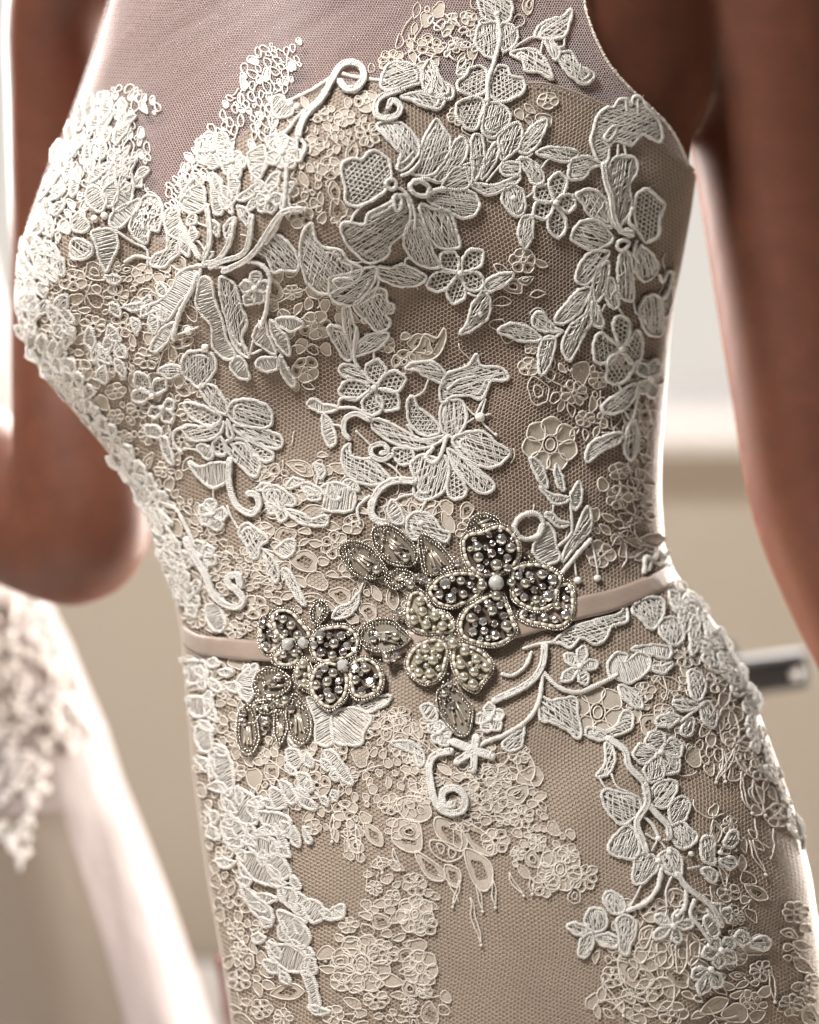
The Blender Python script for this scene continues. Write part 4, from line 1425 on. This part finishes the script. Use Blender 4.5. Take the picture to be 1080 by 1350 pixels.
def build_ribbon():
    q = smooth(RP, False, 7)
    lo, hi = 238, 889
    V, F = [], []
    nw = 7
    m = [p for p in q if lo <= p[0] <= hi]
    for x, y in m:
        hw = 15.0 if x > 500 else 13.2
        for j in range(nw):
            t = -1 + 2 * j / (nw - 1)
            fold = 0.9 * math.sin(x * 0.04) * t + 1.2 * (1 - t ** 6)
            V.append((x, y + t * hw, float(np.interp(x, [236, 270, 330, 760, 850, 890], [1.2, 3.5, 6.0, 6.0, 3.5, 1.0])) + fold))
    V = np.array(V)
    w_ = P(V[:, 0], V[:, 1], V[:, 2])
    n = len(m)
    W = w_.reshape(n, nw, 3)
    # carry it round the back
    back = []
    zl, zr = W[0], W[-1]
    for k in range(1, 40):
        t = k / 40.0
        row = []
        for j in range(nw):
            a, b = zr[j], zl[j]
            z = a[2] + (b[2] - a[2]) * t
            ang = math.pi * t
            cx = (a[0] + b[0]) / 2
            hx = (a[0] - b[0]) / 2
            y0 = a[1] + (b[1] - a[1]) * t
            row.append((cx + hx * math.cos(ang), y0 + 0.175 * math.sin(ang) ** 0.8, z))
        back.append(row)
    A = np.concatenate([W, np.array(back)], 0)
    N = len(A)
    for i in range(N):
        i2 = (i + 1) % N
        for j in range(nw - 1):
            F.append((i * nw + j, i2 * nw + j, i2 * nw + j + 1, i * nw + j + 1))
    o = mesh_obj('ribbon', A.reshape(-1, 3), F, M['ribbon'])
    so = o.modifiers.new('solid', 'SOLIDIFY')
    so.thickness = 0.0006
    so.offset = 0
    keep(o, sash)


build_ribbon()


# beads: one mesh of each kind, shared
def sphere_mesh(name, m, nu=20, nv=12):
    v = [(0, 0, 1)]
    for i in range(1, nv):
        a = math.pi * i / nv
        for k in range(nu):
            b = 2 * math.pi * k / nu
            v.append((math.sin(a) * math.cos(b), math.sin(a) * math.sin(b), math.cos(a)))
    v.append((0, 0, -1))
    f = [(0, 1 + k, 1 + (k + 1) % nu) for k in range(nu)]
    for i in range(nv - 2):
        for k in range(nu):
            a = 1 + i * nu + k; b = 1 + i * nu + (k + 1) % nu
            f.append((a, a + nu, b + nu, b))
    e = len(v) - 1; o = 1 + (nv - 2) * nu
    f += [(o + (k + 1) % nu, o + k, e) for k in range(nu)]
    me = bpy.data.meshes.new(name)
    me.from_pydata(v, [], f)
    me.polygons.foreach_set('use_smooth', [True] * len(f))
    me.materials.append(m)
    return me


def stone_mesh(name, m, m2):
    """cut stone with table, star and kite facets in a claw cup"""
    n = 8
    v, f, mi = [], [], []
    rings = [(0.50, 0.62, 0), (0.80, 0.42, 0.5), (1.0, 0.05, 0), (0.9, -0.35, 0.5), (0.9, -0.7, 0.5)]
    for r, z, o in rings:
        for k in range(n):
            a = 2 * math.pi * (k + o) / n
            v.append((r * math.cos(a), r * math.sin(a), z))
    f.append(tuple(range(n))); mi.append(0)
    for i in range(len(rings) - 1):
        for k in range(n):
            a, b = i * n + k, i * n + (k + 1) % n
            c, d = (i + 1) * n + k, (i + 1) * n + (k + 1) % n
            if rings[i][2] == 0:
                f += [(a, c, b), (b, c, d)]
            else:
                f += [(a, c, d), (a, d, b)]
            mi += [0 if i < 2 else 1] * 2
    # claws
    for k in range(4):
        a = 2 * math.pi * (k + 0.5) / 4
        b = len(v)
        for r, z, w_ in ((1.08, -0.5, .16), (1.10, 0.2, .16), (0.80, 0.55, .12)):
            for s_ in (-1, 1):
                aa = a + s_ * w_
                v.append((r * math.cos(aa), r * math.sin(aa), z))
                v.append(((r - .16) * math.cos(aa), (r - .16) * math.sin(aa), z - .06))
        for q in range(2):
            o = b + q * 4
            f += [(o, o + 2, o + 6, o + 4), (o + 1, o, o + 4, o + 5), (o + 2, o + 3, o + 7, o + 6)]
            mi += [1, 1, 1]
    me = bpy.data.meshes.new(name)
    me.from_pydata(v, [], f)
    me.materials.append(m); me.materials.append(m2)
    me.polygons.foreach_set('material_index', mi)
    return me


PEARL = sphere_mesh('pearl', M['pearl'])
IPEARL = sphere_mesh('pearl', M['ipearl'])
STONE = stone_mesh('rhinestone', M['stone'], M['setting'])
DSTONE = stone_mesh('rhinestone', M['dstone'], M['setting'])
OPAL = sphere_mesh('centre_stone', M['opal'])
OPALC = stone_mesh('centre_stone', M['opal'], M['setting'])


def place(me, name, x, y, r, h, parent, jit=0.0):
    p = P(np.array([x, x + 1.0]), np.array([y, y]), np.array([h, h]))
    p0 = P(np.array([x]), np.array([y]), np.array([h - 5.0]))[0]
    n = Vector(p[0] - p0).normalized()
    k = (D + p[0][1]) / D
    o = bpy.data.objects.new(name, me)
    COL.objects.link(o)
    o.location = p[0]
    q = n.to_track_quat('Z', 'Y')
    e = q.to_euler()
    e.x += random.uniform(-jit, jit); e.y += random.uniform(-jit, jit)
    e.rotate_axis('Z', random.uniform(0, 6.28))
    o.rotation_euler = e
    o.scale = (r * S * k,) * 3
    bpy.context.view_layer.update() if False else None
    o.parent = parent
    o.matrix_parent_inverse = parent.matrix_world.inverted()
    return o


def along(o, step):
    q = np.vstack([o, o[:1]])
    L = np.concatenate([[0], np.cumsum(np.linalg.norm(np.diff(q, axis=0), axis=1))])
    m = max(6, int(L[-1] / step))
    t = np.linspace(0, L[-1], m + 1)[:-1]
    return np.stack([np.interp(t, L, q[:, 0]), np.interp(t, L, q[:, 1])], 1)


def inset(o, d):
    t = np.roll(o, -1, 0) - np.roll(o, 1, 0)
    t /= np.linalg.norm(t, axis=1, keepdims=True) + 1e-9
    n = np.stack([-t[:, 1], t[:, 0]], 1)
    c = o.mean(0)
    area_ = 0.5 * np.sum(o[:, 0] * np.roll(o[:, 1], -1) - np.roll(o[:, 0], -1) * o[:, 1])
    s_ = 1 if area_ > 0 else -1
    return o + n * d * s_


def seeds(pt, o, step, r, h, mi=0):
    for i, (x, y) in enumerate(along(o, step)):
        pt.blob(x + random.uniform(-.35, .35), y + random.uniform(-.35, .35), r * random.uniform(.85, 1.15), h + random.uniform(-.4, .4), 0.9, mi, 6, 4, 0.04)


def bugle(pt, x0, y0, x1, y1, r, h, mi):
    pt.tube(np.array([(x0, y0), (x0 * .5 + x1 * .5, y0 * .5 + y1 * .5), (x1, y1)]), r, h, False, 6, 1.0, 0.0, mi)


def bead_petal(name, outline, style, pearls='', stones='', dstones='', base=10.0, part_name='beaded_petal'):
    """style: dark | ivory | leaf ; pearls/stones 'x,y,r ...'"""
    o = pts(outline)
    if style != 'leaf':
        o = o.mean(0) + (o - o.mean(0)) * 1.05
    o = smooth(o, True, 2.5)
    pt = Pat()
    mats = [M['dback'] if style == 'dark' else (M['iback'] if style == 'ivory' else M['lback'])]
    pt.plate(o, base - 1.5, 0, thick=4.0)
    root = keep(pt.build(part_name, mats), sash)
    # rims
    rim = Pat()
    if style in ('dark', 'ivory'):
        q = along(inset(o, 3.6), 9.5)
        n = len(q)
        for i in range(n):
            a, b = q[i], q[(i + 1) % n]
            a2, b2 = a + (b - a) * 0.05, a + (b - a) * 0.95
            mid = (a + b) / 2
            rim.tube(np.array([a2, mid, b2]), 2.3, base + 1.0 + random.uniform(-.4, .4), False, 7, 0.95, 0.03, 0)
        r1 = rim.build('bugle_rim', [M['rim']])
        keep(r1, root); r1['kind'] = 'stuff'
        sd = Pat()
        seeds(sd, o, 3.3, 1.75, base + 0.2)
        r2 = sd.build('seed_bead_rim', [M['seed']])
        keep(r2, root); r2['kind'] = 'stuff'
    else:
        sd = Pat()
        seeds(sd, o, 3.4, 1.8, base + 0.6)
        seeds(sd, inset(o, 4.0), 4.2, 1.45, base + 0.8)
        # sprinkle of seeds at the base third
        c = o.mean(0)
        r2 = sd.build('seed_bead_rim', [M['seed']])
        keep(r2, root); r2['kind'] = 'stuff'
        q_ = o - c
        vt = np.linalg.svd(q_, full_matrices=False)[2]
        ax = vt[0]
        sdv = np.array([-ax[1], ax[0]])
        ext = (q_ @ ax)
        wid = (q_ @ sdv)
        L, W_ = (ext.max() - ext.min()) / 2, (wid.max() - wid.min()) / 2
        for i in range(3):
            off = (i - 1) * W_ * 0.34 + random.uniform(-1, 1)
            sft = random.uniform(-2.5, 2.5)
            a = c + sdv * off * 0.45 + ax * (-L * 0.22 + sft)
            b = c + sdv * off + ax * (L * 0.52 + sft)
            bp = Pat()
            bugle(bp, a[0], a[1], b[0], b[1], 1.75, base + 0.6, 0)
            keep(bp.build('bugle_bead', [M['bugle']]), root)
        sp = Pat()
        for i in range(int(L * W_ / 26)):
            t, u_ = random.uniform(-0.85, 0.8), random.uniform(-0.7, 0.7)
            if t > -0.2 and random.random() < 0.7:
                t = random.uniform(-0.85, -0.2)
            q = c + ax * t * L + sdv * u_ * W_ * math.sqrt(max(0, 1 - t * t))
            sp.blob(q[0], q[1], 1.5 * random.uniform(.8, 1.2), base + 1.0, 0.9, 0, 6, 4, 0.04)
        k3 = keep(sp.build('seed_beads', [M['seed']]), root); k3['kind'] = 'stuff'
    rootset = root
    if style in ('dark', 'ivory'):
        taken = [[float(t) for t in it.split(',')][:2] for it in (pearls + ' ' + stones + ' ' + dstones).split()]
        oi = inset(o, 8.0)
        mn, mx = oi.min(0), oi.max(0)
        for _ in range(260):
            x, y = random.uniform(mn[0], mx[0]), random.uniform(mn[1], mx[1])
            if inside(oi, np.array([x]), np.array([y]))[0] and all((x - a) ** 2 + (y - b) ** 2 > 84 for a, b in taken):
                taken.append([x, y])
                if style == 'ivory' or random.random() < .4:
                    place(IPEARL if style == 'ivory' else PEARL, 'pearl', x, y, random.uniform(3.8, 4.8), base + 2.5, root, 0.3)
                else:
                    place(STONE if random.random() < .6 else DSTONE, 'rhinestone', x, y, random.uniform(3.8, 5.0), base + 1.5, root, 0.3)
    for s_, me, nm, dflt in ((pearls, IPEARL if style == 'ivory' else PEARL, 'pearl', 7.0), (stones, STONE, 'rhinestone', 6.3), (dstones, DSTONE, 'rhinestone', 6.0)):
        for it in s_.split():
            a = [float(t) for t in it.split(',')]
            r = a[2] if len(a) > 2 else dflt
            place(me, nm, a[0], a[1], r, base + (r * 0.72 if nm == 'pearl' else r * 0.45), rootset, 0.22)
    return root


bpy.context.view_layer.update()
# right hand flower, dark petals
bead_petal('p', '615,703 618,686 631,677 646,679 657,688 652,700 634,704', 'leaf', base=8)
bead_petal('p', '735,773 749,775 754,797 749,822 735,832 714,829 689,822 684,808', 'dark', '731,804,6', '742,815,7 715,818,6 729,821,5.5 742,793,5', '700,817,5', base=9)
bead_petal('p', '608,711 617,702 633,700 650,692 663,695 677,709 681,727 677,743 663,755 647,760 633,760 620,753 610,736', 'dark',
           '667,722,7 627,736,7 649,746,8 652,757,5', '626,720,7 656,711,8 664,737,6 630,749,6 664,750,6.5', '644,731,6.5 645,716,5 638,756,5 641,705,5', base=12)
bead_petal('p', '670,752 682,746 703,744 721,750 733,759 737,771 731,780 731,794 721,806 703,810 686,803 673,792 671,773', 'dark',
           '708,761,7 687,774,7 669,772,6 702,795,6', '679,762,6 693,760,6 723,770,8 718,791,8 687,791,6', '700,782,6 678,784,6 711,778,5.5', base=12)
bead_petal('p', '631,792 617,802 607,815 604,830 610,845 625,851 645,855 664,850 678,836 674,820 666,800 660,787 645,785', 'dark',
           '619,819,7 645,810,7 664,830,8', '640,799,6.5 655,802,6 634,823,6.5 621,836,6.5 636,835,6 650,841,7', '627,806,6 660,816,6 649,826,6', base=12)
bead_petal('p', '565,780 580,762 597,755 618,755 632,762 633,780 625,792 610,799 597,804 580,801 569,790', 'dark',
           '606,769,6 609,786,6 632,775,7', '587,772,8 580,786,6 594,791,7.5', '618,774,5.5 598,781,5', base=11)
# ivory pearl petals
bead_petal('p', '543,783 560,783 572,804 590,811 601,829 594,838 576,838 553,836 539,824 537,806', 'ivory', '555,795 558,810 547,821 574,816 563,827 583,829', base=9)
bead_petal('p', '576,844 553,851 539,867 537,884 549,898 563,904 581,895 589,872 590,854', 'ivory', '562,859 579,857 553,873 571,874 553,890,6.5 567,891', base=9)
bead_petal('p', '595,865 598,852 613,851 634,860 648,876 646,890 635,905 627,914 613,909 602,895 595,879', 'ivory', '596,852 611,862 626,872 606,879 639,883 623,889 610,895,6.5 622,905', base=9.5)
# leaves
bead_petal('p', '588,904 576,914 577,934 588,953 604,972 618,969 623,950 622,934 609,916 596,901', 'leaf', '585,917,5', '', '595,932,6', base=9, part_name='beaded_leaf')
bead_petal('p', '448,727 455,716 470,713 488,720 500,734 511,751 506,760 490,764 470,757 456,743', 'leaf', '498,751,6.5', '', '487,747,5', base=8, part_name='beaded_leaf')
bead_petal('p', '513,773 509,764 525,751 546,757 536,771 523,778', 'leaf', '543,773,6', base=8, part_name='beaded_leaf')
bead_petal('p', '492,699 506,692 521,695 537,707 550,723 551,737 543,746 518,744 504,734 493,718', 'leaf', '536,736,6', '', '525,727,6 530,720,4', base=9, part_name='beaded_leaf')
bead_petal('p', '553,707 565,706 581,718 594,736 599,748 574,758 560,755 555,734', 'leaf', '', '', '562,766,5 575,753,5', base=9, part_name='beaded_leaf')
bead_petal('p', '477,832 495,820 517,819 532,831 543,844 532,856 512,863 490,860 478,848', 'leaf', '525,843,6.5 514,873,6', '510,843,6 496,846,5', '527,868,5', base=13, part_name='beaded_leaf')
# left hand flower
bead_petal('p', '363,811 375,803 390,805 402,819 416,838 404,846 384,846 370,838', 'dark', '381,817,6 391,825,6.5 399,838,6.5 383,835,5', '', '372,813,5', base=9)
bead_petal('p', '349,817 356,815 372,835 378,850 361,863 350,856 347,838', 'dark', '354,841,6 372,842,6', '359,853,7', '355,823,6.5 364,835,6', base=9)
bead_petal('p', '371,878 365,868 376,857 398,860 402,868 390,880', 'dark', '381,864,5.5 395,862,5.5', base=9)
bead_petal('p', '402,868 414,880 414,912 400,906 391,892', 'ivory', '405,877,6 398,889,6 407,901,6', base=8)
bead_petal('p', '416,840 426,829 441,826 455,825 470,832 476,846 475,858 465,869 443,874 424,874 415,858', 'dark', '445,851,7 443,866,6', '427,837,7.5 453,840,6.5 461,854,6 419,852,6', '456,862,6 428,862,6.5 438,839,5', base=11)
bead_petal('p', '416,890 422,879 441,874 458,884 464,900 461,920 450,933 438,937 424,927 413,908', 'dark', '424,905,6.5 438,901,7 445,890,6.5 443,923,7', '438,914,6.5 452,912,6 433,883,6', '426,890,6 452,900,6', base=11)
bead_petal('p', '464,880 470,873 484,869 500,877 508,896 503,915 485,923 470,921 465,900', 'dark', '487,885,7 474,900,6.5', '473,884,7 492,903,7.5', '482,914,6.5', base=10.5)
bead_petal('p', '413,817 412,805 420,793 430,793 435,805 430,816 420,826', 'leaf', base=7, part_name='beaded_leaf')
bead_petal('p', '339,902 345,888 361,880 381,888 388,902 377,915 355,923 343,917', 'leaf', '375,892,5', '', '367,900,5.5', base=8, part_name='beaded_leaf')
bead_petal('p', '341,926 353,922 367,932 360,940 347,937', 'leaf', base=7, part_name='beaded_leaf')
bead_petal('p', '333,929 341,935 346,956 347,976 336,994 322,984 318,960 322,937', 'leaf', '', '', '330,952,6 330,940,4.5', base=8, part_name='beaded_leaf')
bead_petal('p', '367,939 379,939 383,960 375,981 367,968', 'leaf', '359,949,5', '', '352,950,5', base=7, part_name='beaded_leaf')
bead_petal('p', '383,935 392,915 406,929 414,947 414,970 404,981 391,974 384,955', 'leaf', '383,923,6', '', '390,935,6', base=8, part_name='beaded_leaf')
# clusters of seeds and small pearls that join the flowers into one spray
for cx_, cy_, n_c in ((530, 812, 7), (514, 866, 8), (545, 765, 7), (505, 842, 4), (590, 845, 6), (600, 745, 5), (406, 905, 6), (366, 925, 8), (352, 945, 5), (566, 768, 6), (592, 900, 4), (396, 858, 5), (468, 862, 5), (690, 745, 4)):
    vn = Pat()
    for i in range(n_c * 3):
        a_ = random.uniform(0, 6.28); d_ = random.uniform(0, 11)
        vn.blob(cx_ + math.cos(a_) * d_ * 1.2, cy_ + math.sin(a_) * d_, 1.7 * random.uniform(.8, 1.2), 9 + random.uniform(-1, 2), .9, 0, 6, 4, .04)
    sc_ = keep(vn.build('seed_beads', [M['seed']]), sash); sc_['kind'] = 'stuff'
    for i in range(n_c // 3):
        place(PEARL if i % 2 else STONE, 'pearl' if i % 2 else 'rhinestone', cx_ + random.uniform(-8, 8), cy_ + random.uniform(-7, 7), random.uniform(3.8, 5), 12, sash, .3)
place(OPAL, 'centre_stone', 650, 772, 10.5, 16, sash)
place(PEARL, 'pearl', 650, 789, 6.8, 17, sash)
place(OPAL, 'centre_stone', 387, 851, 8.3, 15, sash)
place(OPALC, 'centre_stone', 406, 849, 8.3, 15, sash)
place(OPALC, 'centre_stone', 457, 880, 9, 15, sash)


# ------------------------------------------------------------------ things behind
def WP(px, py, Y):
    k = (D + Y) / D
    return (px - 540) * S * k, (675 - py) * S * k


# second gown, out of focus at the left
g2 = empty('white_gown', loc=(-0.45, 0.42, -0.5))
bpy.context.view_layer.update()
tag(g2, 'blurred white gown with lace bodice and pale pink satin skirt at the left edge', 'gown')
YG = 0.42


def gown2():
    R2 = np.array([(300, -14), (370, 0), (430, 18), (480, 25), (520, 20), (600, -6), (680, 0), (740, 22), (790, 62), (850, 92), (900, 112), (960, 138), (1030, 160), (1100, 188),
                   (1200, 226), (1280, 252), (1350, 274), (1500, 320), (1900, 420)], float)
    rows = np.arange(300, 1900, 22)
    T = 64
    V, F, MI = [], [], []
    for py in rows:
        r = np.interp(py, R2[:, 0], R2[:, 1])
        wd = np.interp(py, [300, 500, 680, 1000, 1350, 1900], [430, 470, 400, 520, 640, 800])
        xr, _ = WP(r, py, YG)
        z = WP(0, py, YG)[1]
        a = wd / 2 * S * (D + YG) / D
        xc = xr - a
        for k in range(T):
            th = 2 * math.pi * k / T
            fold = 1 + (0.018 * math.sin(th * 9 + py * 0.004) if py > 1050 else 0)
            V.append((xc + a * math.cos(th) * fold, YG + a * 0.75 * math.sin(th) * fold, z))
    n = len(rows)
    for i in range(n - 1):
        for k in range(T):
            k2 = (k + 1) % T
            F.append((i * T + k, i * T + k2, (i + 1) * T + k2, (i + 1) * T + k))
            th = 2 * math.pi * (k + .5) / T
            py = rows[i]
            # the front section of grey brown satin, with its shade put into the colour
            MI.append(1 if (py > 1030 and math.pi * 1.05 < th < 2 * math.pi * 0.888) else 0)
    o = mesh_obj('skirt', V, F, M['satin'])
    o.data.materials.append(M['shaded_grey_satin'])
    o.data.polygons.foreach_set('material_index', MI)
    keep(o, g2)
    # lace on its bodice: raised petals
    rng = np.random.default_rng(5)
    items = []
    for i in range(420):
        py = rng.uniform(770, 1085)
        r = np.interp(py, R2[:, 0], R2[:, 1])
        px = r - rng.uniform(0, 1) ** 1.2 * 190
        if py > 1010 + 80 * (px > 20) and px > 75:
            continue
        if py > 960 and px > 120 - (py - 960) * 0.5:
            continue
        items.append((px, py))
    items += [(55, 1090), (62, 1108), (48, 1075), (70, 1078), (10, 1075), (0, 1095), (60, 1060), (40, 1060), (20, 1050), (66, 1096)]
    for px, py in items:
        r = np.interp(py, R2[:, 0], R2[:, 1])
        wd = np.interp(py, [300, 500, 680, 1000, 1350, 1900], [430, 470, 400, 520, 640, 800])
        k = (D + YG) / D
        a = wd / 2 * S * k
        xr, z = WP(r, py, YG)
        x = WP(px, py, YG)[0]
        xc = xr - a
        u = np.clip((x - xc) / a, -.98, .98)
        y = YG - a * 0.75 * math.sqrt(1 - u * u) - 0.003
        n = Vector((u, -math.sqrt(1 - u * u), 0)).normalized()
        q = n.to_track_quat('Z', 'Y')
        L, W_ = rng.uniform(6, 13) * S * k, rng.uniform(3, 6) * S * k
        th = rng.uniform(0, 6.28)
        vs = []
        m = 10
        for h_, sc in ((0, 1.0), (0.0014, 0.9), (0.002, 0.5)):
            for j in range(m):
                b = 2 * math.pi * j / m
                rr = 1 + 0.2 * math.cos(3 * b)
                vx, vy = L * sc * rr * math.cos(b), W_ * sc * rr * math.sin(b)
                vs.append(Vector((x, y, z)) + q @ Vector((vx * math.cos(th) - vy * math.sin(th), vx * math.sin(th) + vy * math.cos(th), h_)))
        fs = []
        for r_ in range(2):
            for j in range(m):
                fs.append((r_ * m + j, r_ * m + (j + 1) % m, (r_ + 1) * m + (j + 1) % m, (r_ + 1) * m + j))
        fs.append(tuple(2 * m + j for j in range(m)))
        keep(mesh_obj('lace_petal', vs, fs, M['far_lace']), g2)


gown2()

# room
YW = 1.45
KW = (D + YW) / D
x0, zf = WP(0, 1268, YW)
wall = box('wall', -2.6, 2.6, YW, YW + 0.12, zf - 0.6, WP(0, 560, YW)[1], M['wallp'])
tag(wall, None, None, 'structure')
base = box('baseboard', -2.6, 2.6, YW - 0.02, YW - 0.001, zf - 0.30, WP(0, 1266, YW)[1], M['white'], bevel=0.006)
tag(base, None, None, 'structure')
fl = box('floor', -2.6, 2.6, -1.6, YW + 0.1, zf - 0.34, zf - 0.30, M['floor'])
tag(fl, None, None, 'structure')
win = empty('window', loc=(0, YW, 0.1))
bpy.context.view_layer.update()
tag(win, 'bright window with white painted sill behind the gown', 'window')
z0 = WP(0, 586, YW - 0.12)[1]; z1 = WP(0, 528, YW - 0.12)[1]
sill = box('sill', -2.6, 2.6, YW - 0.12, YW + 0.02, z0, z1, M['white'], bevel=0.008)
keep(sill, win)
apron = box('apron', -2.6, 2.6, YW - 0.05, YW - 0.003, z0 - 0.01, z0 - 0.001, M['white'])
keep(apron, win)
pane = box('pane', -2.6, 2.6, YW + 0.10, YW + 0.105, z1 - 0.01, 1.6, M['daylight'])
keep(pane, win)
for px in (-330, 250, 845, 1330):
    x = WP(px, 0, YW)[0]
    keep(box('frame', x - 0.022, x + 0.022, YW + 0.02, YW + 0.09, z1, 1.6, M['white'], bevel=0.004), win)
keep(box('frame', -2.6, 2.6, YW + 0.025, YW + 0.085, z1, z1 + 0.045, M['white'], bevel=0.004), win)

# black bar with a round screw, and a small peg
YB = 0.55
bar = empty('black_rail', loc=(WP(1010, 885, YB)[0], YB, WP(1010, 885, YB)[1]))
bpy.context.view_layer.update()
tag(bar, 'blurred black metal rail with a strip for the highlight on its upper edge and one round screw behind the hip', 'rail')


def tilted(name, a, b, hw, Y, dep, m, bevel):
    (xa, za), (xb, zb) = WP(*a, Y), WP(*b, Y)
    L = math.hypot(xb - xa, zb - za)
    v, f = box_v(-L / 2, L / 2, -dep / 2, dep / 2, -hw, hw)
    o = mesh_obj(name, v, f, m, None, False)
    o.location = ((xa + xb) / 2, Y, (za + zb) / 2)
    o.rotation_euler = (0, -math.atan2(zb - za, xb - xa), 0)
    bm = o.modifiers.new('bevel', 'BEVEL'); bm.width = bevel; bm.segments = 4
    bpy.context.view_layer.update()
    keep(o, bar)
    return o


KB = (D + YB) / D
tilted('bar', (900, 905), (1064, 884), 21 * S * KB, YB, 0.03, M['black'], 0.006)
tilted('top_highlight', (900, 881), (1062, 860), 3 * S * KB, YB - 0.002, 0.034, M['top_highlight'], 0.001)  # thin strip standing in for the highlight along the bar's top
tilted('peg', (958, 842), (970, 866), 6 * S * KB, YB, 0.012, M['black'], 0.003)
sx, sz = WP(1050, 889, YB - 0.02)
sm = sphere_mesh('screw', M['steel'], 16, 8)
o = bpy.data.objects.new('screw', sm); COL.objects.link(o)
o.location = (sx, YB - 0.018, sz); o.scale = (7 * S * KB, 0.004, 7 * S * KB)
bpy.context.view_layer.update()
keep(o, bar)

# folded strip added for a red edge low behind the left of the skirt
YR = 0.30
V, F = [], []
for i, py in enumerate(np.arange(1262, 1520, 14)):
    for j in range(14):
        px = 282 + (py - 1262) * 0.17 + j * 7
        x, z = WP(px, py, YR)
        V.append((x, YR + 0.012 * math.sin(j * 1.1 + py * 0.01) + 0.02 * math.sin(j / 13 * math.pi) * -1, z))
n = len(V) // 14
for i in range(n - 1):
    for j in range(13):
        F.append((i * 14 + j, i * 14 + j + 1, (i + 1) * 14 + j + 1, (i + 1) * 14 + j))
rc = mesh_obj('red_edge_strip', V, F, M['red'])
so = rc.modifiers.new('solid', 'SOLIDIFY'); so.thickness = 0.003
tag(rc, 'dark red strip standing in for a red edge just visible behind the lower left edge of the skirt', 'cloth')
print('objects', len(bpy.data.objects))
